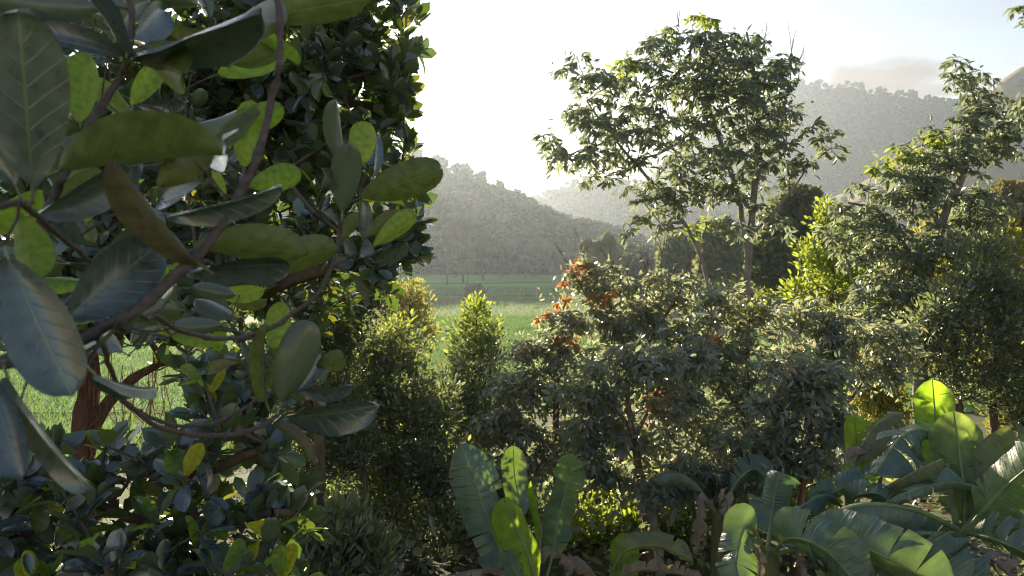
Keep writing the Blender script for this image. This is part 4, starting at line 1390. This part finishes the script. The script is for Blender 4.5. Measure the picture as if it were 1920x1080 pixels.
rubber_tree('rubber_sapling', 'thin rubber sapling between the tall rubber tree and the lime shrub', 'tree',
            [([(1590, 900), (1580, 760), (1560, 640), (1540, 580)], 13.5, [0.05, 0.04, 0.03, 0.012], True), ([(1585, 760), (1640, 690), (1690, 640)], 13.5, [0.03, 0.02, 0.01], False)],
            13.5, [(1520, 600, 13.5, 78.75, 37.4, 0.35), (1590, 625, 13.5, 63, 34, 0.35), (1680, 640, 13.5, 63, 40.8, 0.35), (1540, 660, 13.5, 63, 34, 0.35), (1640, 700, 13.5, 52.5, 34, 0.35)],
            70, 57, mat=RUBW, key='rubw', size=0.8, mind=0.15, bark=BARK_RUST, loose=1500, special=[(1580, 650, 11, RUBRED, 'rubred')])

rubber_tree('rubber_sapling', 'slender rubber sapling filling the gap between the umbrella-shaped and the broad sapling', 'tree',
            [([(1290, 1000), (1288, 860), (1284, 740), (1290, 660)], 11.3, [0.045, 0.038, 0.028, 0.012], True)],
            11.3, [(1290, 670, 11.3, 60, 36, .3), (1270, 740, 11.3, 70, 34, .3), (1310, 800, 11.3, 70, 36, .3), (1270, 870, 11.2, 80, 30, .3)],
            60, 58, mat=RUBW, key='rubw', size=0.72, mind=0.12, bark=BARK_RUST, loose=900)
rubber_tree('rubber_sapling', 'ragged rubber sapling between the clove tree and the orange-tipped sapling', 'tree',
            [([(960, 1000), (958, 880), (955, 760), (962, 700)], 12.0, [0.045, 0.038, 0.028, 0.012], True)],
            12, [(965, 720, 12, 50, 34, .3), (945, 800, 12, 55, 34, .3), (975, 870, 12, 60, 30, .3), (930, 900, 12, 50, 24, .3)],
            56, 59, mat=RUBW, key='rubw', size=0.72, mind=0.12, bark=BARK_RUST, loose=900)

# ---- small-leaved dark trees
leafy_tree('clove_tree', 'slim conical tree with a pale lime tip standing against the paddy field', 'tree',
           [([(888, 1000), (885, 850), (888, 700), (895, 585)], 13.0, [0.06, 0.05, 0.035, 0.01], True)],
           13, [(898, 590, 13, 26, 30, .25), (893, 640, 13, 50, 50, .45), (888, 710, 13, 66, 60, .6), (880, 800, 13, 85, 70, .7), (870, 910, 13, 100, 80, .8)],
           220, 60, 0.09, 61, DARKL, spread=0.22, mind=0.13, top=(at(890, 622, 13)[2], LIMEL), limb_min=20)
leafy_tree('clove_tree', 'dark rounded glossy-leaved tree left of the slim conical tree', 'tree',
           [([(745, 1040), (738, 900), (730, 760), (725, 640)], 11.0, [0.06, 0.05, 0.035, 0.012], True), ([(738, 900), (690, 800), (660, 720)], 11, [0.03, 0.022, 0.01], False)],
           11, [(725, 650, 11, 75, 50, .5), (690, 720, 11, 110, 70, .6), (760, 760, 11, 100, 80, .7), (730, 860, 11, 120, 70, .7), (790, 900, 10.8, 100, 90, .6), (840, 970, 10.6, 80, 70, .5)],
           330, 60, 0.08, 62, DARKL, spread=0.2, mind=0.12, top=(at(700, 610, 11)[2], LIMEL), limb_min=20)
leafy_tree('clove_tree', 'thin dark tree with twin stems behind the lower jackfruit twig', 'tree',
           [([(592, 1010), (590, 900), (600, 780), (610, 650)], 10.0, [0.045, 0.04, 0.03, 0.01], True), ([(690, 1020), (686, 900), (670, 780), (640, 660)], 10.2, [0.04, 0.035, 0.025, 0.01], False)],
           10, [(610, 640, 10, 70, 60, .5), (600, 760, 10, 80, 60, .5), (640, 840, 10, 80, 50, .5), (650, 560, 10, 80, 50, .5), (560, 870, 10, 50, 60, .4), (560, 700, 10.2, 60, 80, .4)],
           310, 50, 0.075, 63, DARKL, spread=0.2, mind=0.13, limb_min=16)
leafy_tree('narrow_leaved_shrub', 'low bluish shrub with narrow leaves at the bottom beside the jackfruit foliage', 'shrub',
           [([(640, 1120), (640, 1040), (645, 960)], 7.2, [0.03, 0.022, 0.01], True)],
           7.2, [(640, 1010, 7.2, 90, 60, .5), (600, 1070, 7.1, 80, 50, .4), (690, 1060, 7.2, 60, 60, .4), (560, 1000, 7.4, 40, 40, .3)],
           120, 22, 0.12, 64, DARKL, tpl=NARROW, spread=0.12, mind=0.09, upright=0.9, limb_min=12)
leafy_tree('yellow_bush', 'feathery yellow-green bush at the edge of the paddy field behind the clove trees', 'shrub',
           [([(770, 700), (768, 620), (770, 560)], 27, [0.10, 0.08, 0.03], True)],
           27, [(765, 560, 27, 42, 34, .8), (785, 600, 27, 30, 40, .7), (740, 590, 27, 40, 50, .8), (760, 640, 27, 60, 40, .9)], 150, 26, 0.15, 65, YELL, spread=0.3, mind=0.2)
leafy_tree('lime_shrub', 'bright lime-green sunlit shrub beside the rubber tree on the mountain side', 'shrub',
           [([(1555, 720), (1556, 600), (1560, 500), (1560, 420)], 21, [0.10, 0.08, 0.06, 0.02], True)],
           21, [(1555, 405, 21, 30, 26, .5), (1592, 450, 21, 38, 34, .6), (1528, 480, 21, 32, 26, .5), (1572, 520, 21, 60, 34, .7), (1500, 545, 21, 38, 22, .4), (1615, 545, 21, 44, 36, .6), (1540, 595, 21, 70, 26, .7)],
           150, 22, 0.17, 66, LIMEL, spread=0.26, mind=0.2, tpl=SMALL)
leafy_tree('backlit_tree', 'loose yellow-green backlit tree behind the trunk of the leaning rubber tree', 'tree',
           [([(1770, 900), (1765, 720), (1770, 560), (1765, 430)], 20, [0.08, 0.07, 0.05, 0.02], True)],
           20, [(1765, 440, 20, 60, 40, .6), (1720, 520, 20, 70, 50, .7), (1815, 540, 20, 70, 60, .7), (1690, 620, 20, 60, 50, .6), (1780, 650, 20, 80, 50, .7), (1860, 680, 20, 60, 60, .6)],
           220, 22, 0.15, 165, YELL, spread=0.27, mind=0.18)
leafy_tree('hanging_creeper', 'curtain of yellow-lit creeper hanging behind the banana clump', 'plant',
           [([(1650, 860), (1648, 760), (1645, 650)], 15.5, [0.05, 0.04, 0.02], True)],
           15.5, [(1648, 690, 15.5, 34, 55, .4), (1630, 740, 15.5, 40, 50, .4), (1670, 760, 15.5, 40, 50, .4), (1610, 690, 15.6, 30, 40, .3)], 150, 26, 0.10, 67, YELL, spread=0.2, mind=0.11, upright=-1.2)
leafy_tree('dark_tree', 'dark small-leaved tree at the picture edge above the upright banana leaves', 'tree',
           [([(1800, 900), (1798, 780), (1790, 660), (1800, 540)], 15, [0.09, 0.08, 0.06, 0.02], True), ([(1865, 880), (1862, 760), (1870, 640), (1880, 520)], 15.2, [0.08, 0.07, 0.05, 0.02], True),
            ([(1735, 820), (1740, 720), (1720, 640)], 15, [0.06, 0.05, 0.02], True)],
           15, [(1860, 540, 15, 80, 70, .8), (1880, 640, 15, 70, 90, .8), (1790, 600, 15, 80, 70, .8), (1740, 660, 15, 80, 50, .8), (1900, 740, 15, 50, 70, .6), (1820, 720, 15, 80, 40, .6), (1840, 470, 15.2, 60, 40, .6),
                (1990, 560, 15, 70, 90, .7), (1990, 720, 15, 70, 80, .6), (2090, 640, 15, 80, 110, .7)],
           480, 28, 0.115, 68, DARKL, bark=BARK_BROWN, spread=0.26, mind=0.15)
leafy_tree('lime_shrub', 'yellow-green shrub glowing through the dark tree at the picture edge', 'shrub',
           [([(1880, 800), (1875, 600), (1880, 480)], 18, [0.08, 0.06, 0.03], True)],
           18, [(1870, 470, 18, 50, 45, .6), (1830, 520, 18, 50, 60, .7), (1900, 560, 18, 40, 60, .6), (1890, 790, 17, 50, 50, .6), (1870, 860, 16, 40, 30, .4)], 170, 24, 0.15, 69, YELL, spread=0.27, mind=0.16)
# bushes low down between the stems; sunlight through the bright ones is put in as lime colour
for (cx, cy, dd, rx, ry, n, sd, lb) in (
        (1120, 985, 11.5, 110, 50, 110, 81, 'lime-lit low bush right behind the centre banana leaves'),
        (1260, 960, 11.2, 80, 50, 90, 82, 'lime-lit low bush around the mottled sapling stem'),
        (1500, 930, 10.4, 60, 40, 60, 83, 'lime-lit low bush between the two banana plants'),
        (1900, 960, 8.2, 40, 30, 40, 84, 'bright fern-like weed under the diagonal banana leaf at the edge'),
        (600, 950, 12.0, 120, 50, 110, 85, 'sunlit undershrub among the thin stems below the lower jackfruit twig'),
        (960, 950, 12.2, 90, 60, 110, 87, 'dark undershrub behind the tallest centre banana leaves'),
        (1190, 925, 12.4, 120, 40, 110, 88, 'dark undershrub in the gloom under the umbrella-shaped sapling'),
        (1360, 930, 11.8, 110, 50, 120, 89, 'dark undershrub below the broad leafy sapling'),
        (700, 940, 11.6, 90, 70, 120, 90, 'dark undershrub between the two thin stems and the clove tree'),
        (790, 1000, 12.5, 100, 50, 100, 86, 'dark undershrub at the foot of the rounded clove tree')):
    leafy_tree('undershrub', lb, 'shrub', [([(cx, cy + ry + 30), (cx, cy)], dd, [0.03, 0.012], True)], dd, [(cx, cy, dd, rx, ry, .6), (cx - rx * .5, cy + ry * .5, dd, rx * .5, ry * .6, .5)],
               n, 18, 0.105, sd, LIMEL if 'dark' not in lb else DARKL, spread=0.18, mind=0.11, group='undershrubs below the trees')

# ---- mid distance trees
for (cx, cy, dd, rx, ry, sd, mt, lb) in (
        (1495, 420, 48, 52, 80, 91, FARM, 'hazy round tree beyond the tall rubber trunk'),
        (1448, 488, 44, 40, 56, 92, FARM, 'hazy tree just behind the forked pale trunk'),
        (1350, 470, 78, 36, 52, 93, FARM, 'hazy tree seen through the lower twigs of the tall rubber tree'),
        (1895, 400, 60, 50, 60, 94, FARDRY, 'sunlit hazy tree on the slope at the picture edge'),
        (1270, 484, 95, 26, 34, 95, FARM, 'pale hazy tree behind the bare upright twigs'),
        (1620, 560, 38, 80, 60, 96, FARM, 'shadowed tree mass behind the lime shrub')):
    b = at(cx, cy, dd)
    fy = 463 + F * (10 - gz(b[1])) / dd
    leafy_tree('broadleaf_tree', lb, 'tree', [([(cx, fy), (cx + 4, (fy + cy) / 2), (cx, cy - ry * 0.4)], dd, [0.006 * dd, 0.004 * dd, 0.001 * dd], True)], dd,
               [(cx, cy, dd, rx, ry, rx * dd / F), (cx - rx * .5, cy + ry * .5, dd, rx * .6, ry * .6, rx * dd / F * .6), (cx + rx * .5, cy + ry * .6, dd, rx * .6, ry * .5, rx * dd / F * .6)],
               170, 34, 0.0055 * dd, sd, mt, bark=BARK_GREY, spread=0.010 * dd, mind=0.006 * dd, tpl=CLUMP, group='hazy trees in the middle distance', rtip=0.0004 * dd, limb_min=14)

# ---- coconut palms at the foot of the hill
PALM_F = FARDRY  # dry-foliage colour stands in for sunlight on the fronds
for k, (cx, cy, dd, hh, lb) in enumerate((
        (1000, 478, 262, 11, 'low spreading coconut palm at the far end of the paddy field'), (985, 492, 250, 7, 'short coconut palm beside the spreading palm at the field end'),
        (905, 468, 232, 15, 'coconut palm standing before the hill forest, middle of the row'), (868, 462, 215, 16, 'tall coconut palm by the jackfruit silhouette at the hill foot'),
        (838, 474, 205, 14, 'coconut palm closest to the jackfruit silhouette'), (940, 480, 250, 11, 'coconut palm between the hill foot and the green paddy'),
        (878, 530, 160, 6, 'young palm next to the round bush in the field'), (1030, 486, 270, 11, 'coconut palm just left of the bare twigs'))):
    tr, fr = palm_shape(300 + k, 1.0, 17)
    pos = at(cx, cy, dd)
    pos[2] = 0.0
    o = thing('coconut_palm', lb, 'palm tree', pos, 'coconut palms at the field edge')
    a = link('trunk', tr.mesh('trunk'), BARK_BROWN, o)
    b = link('fronds', fr.mesh('fronds'), PALM_F, o, kind='stuff')
    for c in (a, b):
        c.scale = (hh, hh, hh)
        c.rotation_euler = (0, 0, k * 1.3)
leafy_tree('round_bush', 'small dark round bush standing alone in the paddy field', 'shrub', [([(890, 556), (890, 550)], 150, [0.12, 0.05], True)], 150,
           [(890, 548, 150, 15, 9, 1.4)], 60, 22, 0.5, 98, FAR, spread=0.7, mind=0.4, tpl=CLUMP, rtip=0.03)
STAKE = rough_mat('weathered_stake', (0.2, 0.17, 0.14), (0.35, 0.3, 0.25), 8.0)
for k, (cx, lb) in enumerate(((975, 'thin leaning stake in the paddy, first of two'), (1006, 'thin stake with a faded red rag in the paddy'))):
    b = at(cx, 562, 145)
    b[2] = 0.05
    o = thing('field_stake', lb, 'stake', b, 'stakes in the paddy')
    sh = Shape()
    sh.tube([[0, 0, -0.2], [0.05, 0, 1.2], [0.1 - 0.1 * k, 0, 2.6]], [0.13, 0.12, 0.10], 6)
    link('pole', sh.mesh('pole'), STAKE, o)
    sh = Shape()
    s = np.linspace(0, 1, 6)
    P = np.stack([np.stack([-0.1 + 0.8 * s, 0.1 * np.sin(s * 9 + j), 2.5 - 0.15 * j + 0.1 * np.sin(s * 7)], 1) for j in range(3)], 0)
    link('rag', sh.mesh('rag') if False else (sh.grid(P), sh.mesh('rag'))[1], RUBRED if k else FARDRY, o)

# ------------------------------------------------------------------ banana plants
def catmull(P, n):
    P = np.asarray(P, float)
    Q = np.concatenate([[2 * P[0] - P[1]], P, [2 * P[-1] - P[-2]]])
    out = []
    seg = len(P) - 1
    for u_ in np.linspace(0, seg - 1e-6, n):
        i = int(u_)
        f = u_ - i
        a, b, c, d = Q[i:i + 4]
        out.append(0.5 * ((2 * b) + (c - a) * f + (2 * a - 5 * b + 4 * c - d) * f ** 2 + (3 * b - 3 * c + d - a) * f ** 3))
    return np.array(out)


def banana_leaf(root, pts, wpx, roll, mat, seed, fold=25, tears=5, petiole=0.12, sag=0.0, ragged=0.0, side=(1.0, 1.0)):
    """pts: midrib pixels with depth, base first; roll 0 = blade faces the camera; fold = degrees each half bends away from flat"""
    rg = np.random.RandomState(seed)
    base = np.array(root.location)
    P = catmull([at(*p_) for p_ in pts], 44)
    T = unit(np.gradient(P, axis=0))
    mid = P[len(P) // 2]
    d = (mid - CAM) @ FWD
    width = wpx * d / F
    view = unit(CAM - P)
    nrm = unit(view - T * np.sum(view * T, 1, keepdims=True))
    sidev = np.cross(T, nrm)
    a = R_(roll)
    nrm, sidev = nrm * math.cos(a) + sidev * math.sin(a), sidev * math.cos(a) - nrm * math.sin(a)
    t = np.linspace(0, 1, len(P))
    ip = int(petiole * len(P))
    tb = np.clip((t - t[ip]) / (1 - t[ip]), 0, 1)
    w = 0.5 * width * np.minimum(1, (tb * 5.5)) ** 0.6 * np.minimum(1, (1 - tb) * 4.2 + 0.02) ** 0.55
    sh = Shape()
    cols = 6
    for sg, sfac in ((-1, side[0]), (1, side[1])):
        cuts = sorted(set([ip, len(P) - 1] + [int(c) for c in rg.uniform(ip + 4, len(P) - 3, tears)]))
        for c0, c1 in zip(cuts[:-1], cuts[1:]):
            if c1 - c0 < 1:
                continue
            ii = np.arange(c0, c1 + 1)
            fo = R_(fold + rg.normal() * (4 + 9 * min(tears, 6) / 6))
            cs = np.linspace(0, 1, cols)
            f2 = fo * (0.55 + 0.65 * cs)
            pull = np.zeros(len(ii))
            if tears and len(ii) > 3:
                e = 0.012 * width * 8
                pull = np.linspace(rg.uniform(0.2, 1), -rg.uniform(0.2, 1), len(ii)) * e * (0.3 if fold < 20 else 1)
            kk_ = np.arange(0, len(ii) + 3, 3)
            wl = w[ii] * sfac * (1 - ragged * np.interp(np.arange(len(ii)), kk_, rg.rand(len(kk_))))
            off = wl[:, None] * cs[None]
            rip = 0.020 * width * np.sin(t[ii] * 40 + rg.rand() * 6)[:, None] * cs[None] ** 2
            Q = (P[ii][:, None] + sg * sidev[ii][:, None] * (off * np.cos(f2)[None])[:, :, None] - nrm[ii][:, None] * (off * np.sin(f2)[None] + rip)[:, :, None]
                 + T[ii][:, None] * (pull[:, None] * cs[None] ** 1.5 + off * 0.18)[:, :, None])
            Q[:, :, 2] -= sag * (off ** 2) / max(width, 1e-3)
            uv = np.stack([0.5 + sg * 0.5 * np.repeat(cs[None], len(ii), 0), np.repeat(t[ii][:, None], cols, 1)], 2)
            if sg < 0:
                Q, uv = Q[:, ::-1], uv[:, ::-1]
            sh.grid(Q, uv)
    lf = link('leaf', sh.mesh('leaf', base), mat, root)
    rb = Shape()
    rr = width * (0.050 - 0.040 * t)
    rb.tube(P - nrm * rr[:, None] * 0.3, np.maximum(rr, 0.004), 6)
    link('midrib', rb.mesh('midrib', base), BRIB if mat is not BAND else BAND, lf)
    return lf


def banana_plant(label, foot_px, top_px, d, leaves, seed, rad=0.11):
    P, r = stem_line([foot_px, top_px], d, [rad, rad * 0.6], True)
    root = thing('banana_plant', label, 'banana plant', P[0], 'banana plants')
    q, rr_ = smooth_line(P, r, 16)
    sh = Shape()
    sh.tube(q, rr_, 12)
    link('stem', sh.mesh('stem', P[0]), BSTEM, root)
    for i, lf in enumerate(leaves):
        pts, wpx, roll, mat = lf[:4]
        kw = lf[4] if len(lf) > 4 else {}
        banana_leaf(root, pts, wpx, roll, mat, seed * 100 + i, **kw)
    return root


banana_plant('big banana plant with two tall upright backlit leaves and a diagonal leaf', (1800, 1180), (1800, 985), 7.0, [
    ([(1800, 1010, 7.1), (1775, 900, 7.6), (1756, 800, 8.0), (1748, 712, 8.1)], 74, 5, BANL, dict(tears=3, fold=12, petiole=0.35)),
    ([(1806, 1010, 7.0), (1808, 930, 7.2), (1798, 850, 7.4), (1788, 772, 7.5)], 98, -4, BANM, dict(tears=5, fold=12, petiole=0.12)),
    ([(1798, 1005, 7.0), (1770, 850, 7.5), (1738, 806, 7.6), (1690, 818, 7.5), (1640, 888, 7.2)], 120, 35, BAN, dict(tears=6, fold=38, petiole=0.35)),
    ([(1800, 1000, 6.9), (1850, 935, 7.0), (1800, 906, 7.0), (1725, 915, 6.9), (1650, 948, 6.8)], 80, 30, BAN, dict(tears=7, fold=45, petiole=0.2, side=(0.4, 1.1))),
    ([(1806, 1005, 6.8), (1850, 950, 6.7), (1895, 905, 6.6), (1960, 850, 6.4)], 120, -15, BANM, dict(tears=3, fold=30, petiole=0.2)),
    ([(1806, 1005, 7.0), (1835, 925, 7.2), (1880, 865, 7.2), (1950, 820, 7.0)], 95, 20, BANP, dict(tears=4, fold=30, petiole=0.25)),
    ([(1796, 992, 6.8), (1720, 957, 6.6), (1620, 946, 6.4), (1535, 975, 6.3), (1462, 1018, 6.3)], 124, 46, BAN, dict(tears=1, fold=40, petiole=0.02, side=(1.0, 1.15))),
    ([(1812, 1000, 6.8), (1870, 1014, 6.4), (1960, 1055, 6.0)], 105, 30, BAN, dict(tears=7, fold=35, petiole=0.05)),
    ([(1810, 1000, 7.0), (1870, 985, 7.0), (1970, 1000, 6.8)], 75, 40, BAN, dict(tears=3, fold=30, petiole=0.05)),
    ([(1795, 1000, 6.8), (1745, 1008, 6.4), (1785, 1048, 6.1), (1850, 1095, 5.9)], 110, 25, BAN, dict(tears=5, fold=25, petiole=0.15)),
    ([(1795, 1000, 6.8), (1690, 1012, 6.2), (1730, 1060, 5.9), (1810, 1130, 5.7)], 150, 15, BAN, dict(tears=3, fold=25, petiole=0.2)),
    ([(1790, 1000, 6.7), (1700, 1002, 6.3), (1640, 1018, 6.1), (1580, 1062, 6.0)], 110, 30, BAN, dict(tears=6, fold=42, petiole=0.1)),
    ([(1862, 945, 7.9), (1862, 900, 7.9), (1854, 834, 7.9)], 40, 5, BANL, dict(tears=0, fold=18, petiole=0.05)),
    ([(1800, 1010, 6.7), (1860, 1050, 6.3), (1900, 1085, 6.1)], 70, 20, BAND, dict(tears=6, fold=50, petiole=0.1, ragged=0.4)),
], 1)
banana_plant('banana plant with a long arching leaf and a folded yellow-tipped leaf', (1600, 1200), (1600, 985), 7.8, [
    ([(1603, 985, 7.8), (1612, 900, 8.2), (1606, 840, 8.4), (1602, 776, 8.4)], 74, -15, BANL, dict(tears=2, fold=22, petiole=0.3)),
    ([(1600, 985, 7.8), (1600, 880, 8.1), (1640, 800, 8.2), (1694, 772, 8.2)], 70, -40, BANP, dict(tears=4, fold=30, petiole=0.35)),  # second blade: pale colour stands for sun glancing off it
    ([(1600, 985, 7.6), (1645, 930, 7.3), (1700, 893, 7.1), (1768, 860, 7.0)], 66, -35, BANP, dict(tears=0, fold=55, petiole=0.15)),
    ([(1598, 985, 7.8), (1540, 945, 7.6), (1580, 915, 7.5), (1655, 888, 7.4)], 58, 30, BAN, dict(tears=3, fold=30, petiole=0.25)),
    ([(1596, 985, 7.7), (1600, 935, 7.4), (1640, 925, 7.2), (1670, 940, 7.1)], 60, 10, BAN, dict(tears=3, fold=40, petiole=0.2)),
    ([(1596, 985, 7.7), (1560, 930, 7.5), (1510, 945, 7.3), (1470, 985, 7.2)], 55, 40, BAN, dict(tears=4, fold=45, petiole=0.2)),
    ([(1600, 990, 7.7), (1660, 960, 7.5), (1700, 940, 7.4), (1745, 925, 7.4)], 55, 20, BAND, dict(tears=9, fold=55, petiole=0.1, ragged=0.5)),
    ([(1600, 985, 7.7), (1590, 870, 8.0), (1625, 850, 8.1), (1680, 845, 8.1)], 40, 30, BAND, dict(tears=6, fold=50, petiole=0.3, ragged=0.4)),
], 2)
banana_plant('banana plant with broad dark bluish leaves sweeping out of the bottom edge', (1445, 1200), (1442, 1030), 6.6, [
    ([(1438, 1040, 6.7), (1446, 980, 6.9), (1452, 930, 7.0), (1462, 885, 7.0)], 96, 5, BAN, dict(tears=5, fold=18, petiole=0.22)),
    ([(1450, 1040, 6.5), (1480, 1010, 6.2), (1545, 1030, 5.9), (1620, 1110, 5.7)], 116, 25, BAN, dict(tears=2, fold=28, petiole=0.15)),
    ([(1450, 1040, 6.5), (1560, 1015, 6.1), (1660, 1045, 5.7), (1790, 1120, 5.4)], 126, 30, BAN, dict(tears=2, fold=28, petiole=0.15)),
    ([(1438, 1040, 6.5), (1405, 985, 6.3), (1385, 1020, 6.2), (1375, 1110, 6.0)], 85, 10, BAN, dict(tears=4, fold=30, petiole=0.2)),
    ([(1436, 1045, 6.6), (1420, 1020, 6.4), (1425, 1060, 6.3), (1420, 1110, 6.3)], 40, 10, BAND, dict(tears=7, fold=55, petiole=0.1, ragged=0.5)),
    ([(1444, 1045, 6.6), (1480, 1030, 6.4), (1500, 1060, 6.3), (1505, 1100, 6.3)], 40, 20, BAND, dict(tears=7, fold=55, petiole=0.1, ragged=0.5)),
], 3)
banana_plant('banana plant at centre bottom with one curled bright green leaf', (1008, 1200), (1006, 1085), 7.8, [
    ([(1004, 1100, 7.7), (955, 1060, 7.9), (915, 975, 8.2), (890, 900, 8.3), (864, 832, 8.4)], 94, 4, BAN, dict(tears=7, fold=16, petiole=0.16)),
    ([(1008, 1110, 7.6), (990, 1040, 7.6), (965, 985, 7.7), (944, 934, 7.8)], 92, 12, BANL, dict(tears=0, fold=34, petiole=0.05)),
    ([(1004, 1090, 8.4), (980, 960, 8.9), (966, 900, 9.0), (962, 836, 9.0)], 50, 0, BAN, dict(tears=1, fold=12, petiole=0.3)),
    ([(1010, 1090, 7.9), (1014, 1000, 8.1), (1005, 950, 8.2), (996, 902, 8.2)], 36, 25, BANL, dict(tears=0, fold=60, petiole=0.2)),
    ([(1022, 1095, 8.4), (1036, 1040, 8.5), (1050, 960, 8.7), (1066, 900, 8.8), (1070, 850, 8.8)], 60, 4, BANM, dict(tears=6, fold=15, petiole=0.22)),
    ([(1004, 1100, 7.5), (975, 1085, 7.3), (960, 1055, 7.3), (958, 1030, 7.3)], 50, 10, BAN, dict(tears=6, fold=20, petiole=0.1)),
    ([(1012, 1100, 7.7), (930, 1070, 7.6), (870, 1075, 7.5), (815, 1090, 7.4)], 34, 30, BAND, dict(tears=6, fold=45, petiole=0.1, ragged=0.5)),
], 4)
banana_plant('small banana plant with a grey drooping leaf below the mottled sapling stem', (1140, 1200), (1138, 1085), 8.2, [
    ([(1140, 1090, 8.1), (1170, 1035, 7.9), (1235, 1024, 7.8), (1300, 1052, 7.7)], 52, 40, BANP, dict(tears=2, fold=30, petiole=0.25)),
    ([(1150, 1100, 8.4), (1168, 1070, 8.5), (1170, 1040, 8.6), (1172, 1000, 8.6)], 55, 0, BANL, dict(tears=1, fold=12, petiole=0.05)),
    ([(1134, 1095, 8.2), (1090, 1060, 8.1), (1040, 1035, 8.1), (1010, 1040, 8.0)], 44, 35, BAND, dict(tears=8, fold=50, petiole=0.1, ragged=0.5)),
    ([(1140, 1095, 8.2), (1200, 1070, 8.0), (1260, 1075, 7.8), (1320, 1085, 7.7)], 50, 45, BAND, dict(tears=7, fold=45, petiole=0.1, ragged=0.4)),
], 5)
banana_plant('shaded banana plant hung with withered grey leaves in the gloom beside the saplings', (1350, 1140), (1345, 960), 9.0, [
    ([(1346, 965, 9.0), (1320, 940, 8.9), (1310, 985, 8.8), (1305, 1040, 8.8)], 50, 10, BAND, dict(tears=10, fold=45, petiole=0.1, ragged=0.5)),
    ([(1346, 965, 9.0), (1360, 935, 8.9), (1365, 985, 8.8), (1362, 1040, 8.8)], 46, 10, BAND, dict(tears=10, fold=45, petiole=0.1, ragged=0.5)),
    ([(1346, 960, 9.1), (1385, 900, 9.2), (1415, 880, 9.2), (1440, 900, 9.1)], 60, 10, BAN, dict(tears=3, fold=30, petiole=0.2)),
    ([(1346, 960, 9.1), (1300, 905, 9.2), (1262, 890, 9.2), (1225, 900, 9.1)], 40, 30, BAN, dict(tears=3, fold=40, petiole=0.2)),
], 6)

# ------------------------------------------------------------------ ground cover
rg = np.random.RandomState(9)
sh = Shape()


def blades(n, x0, x1, y0, y1, h):
    x, y = rg.uniform(x0, x1, n), rg.uniform(y0, y1, n)
    P = np.stack([x, y, np.interp(y, GY, GZ) + 0.02], 1)
    D = np.array([0, 0, 1.0]) + 0.45 * rnd_dirs(n, rg)
    sh.scatter(BLADE, frames(D, rnd_dirs(n, rg), h * rg.uniform(0.5, 1.3, n)) * np.array([2.2, 1, 1])[None, None], P)


blades(60000, -48, -9, 26, 100, 0.45)
blades(38000, -16, 9, 58, 112, 0.45)
blades(16000, -20, 12, 105, 190, 0.5)
o = link('grass', sh.mesh('grass'), leaf_mat('grass_blade', [(0, (0.05, 0.11, 0.03)), (1, (0.10, 0.16, 0.05))], [(0, (0.14, 0.30, 0.05)), (1, (0.24, 0.38, 0.07))], 0.4, 0.7, 0.2), kind='stuff')
o['label'] = 'green grass of the lower field and the paddies'
# weeds and low foliage over the slope
sh = Shape()
n = 42000
x, y = rg.uniform(-12, 18, n), rg.uniform(8.5, 34, n)
k = np.abs(x) < y * 0.9 + 2
k &= ~((x < -0.22 * y) & (y > 14))
x, y = x[k], y[k]
hgt = (0.55 + 0.5 * nsin(x * 0.9, y * 0.9, 7)).clip(0.05, 1.6)
P = np.stack([x, y, np.interp(y, GY, GZ) + rg.rand(len(x)) ** 0.7 * hgt], 1)
sh.scatter(SMALL, frames(rnd_dirs(len(x), rg) + [0, 0, 0.5], rnd_dirs(len(x), rg) + [0, 0, 0.8], rg.uniform(0.07, 0.17, len(x))), P)
o = link('undergrowth', sh.mesh('undergrowth'), DARKL, kind='stuff')
o['label'] = 'low tangled weeds covering the slope under the trees'
# dead leaves lying on the soil
sh = Shape()
n = 5000
x, y = rg.uniform(-6, 9, n), rg.uniform(8.5, 18, n)
P = np.stack([x, y, np.interp(y, GY, GZ) + 0.05 + 0.15 * rg.rand(n)], 1)
sh.scatter(JTS[0], frames(rnd_dirs(n, rg) * [1, 1, 0.3], rnd_dirs(n, rg) * 0.5 + [0, 0, 1], rg.uniform(0.1, 0.2, n)), P)
o = link('leaf_litter', sh.mesh('leaf_litter'), LITTER, kind='stuff')
o['label'] = 'pale dead leaves lying on the ground under the saplings'
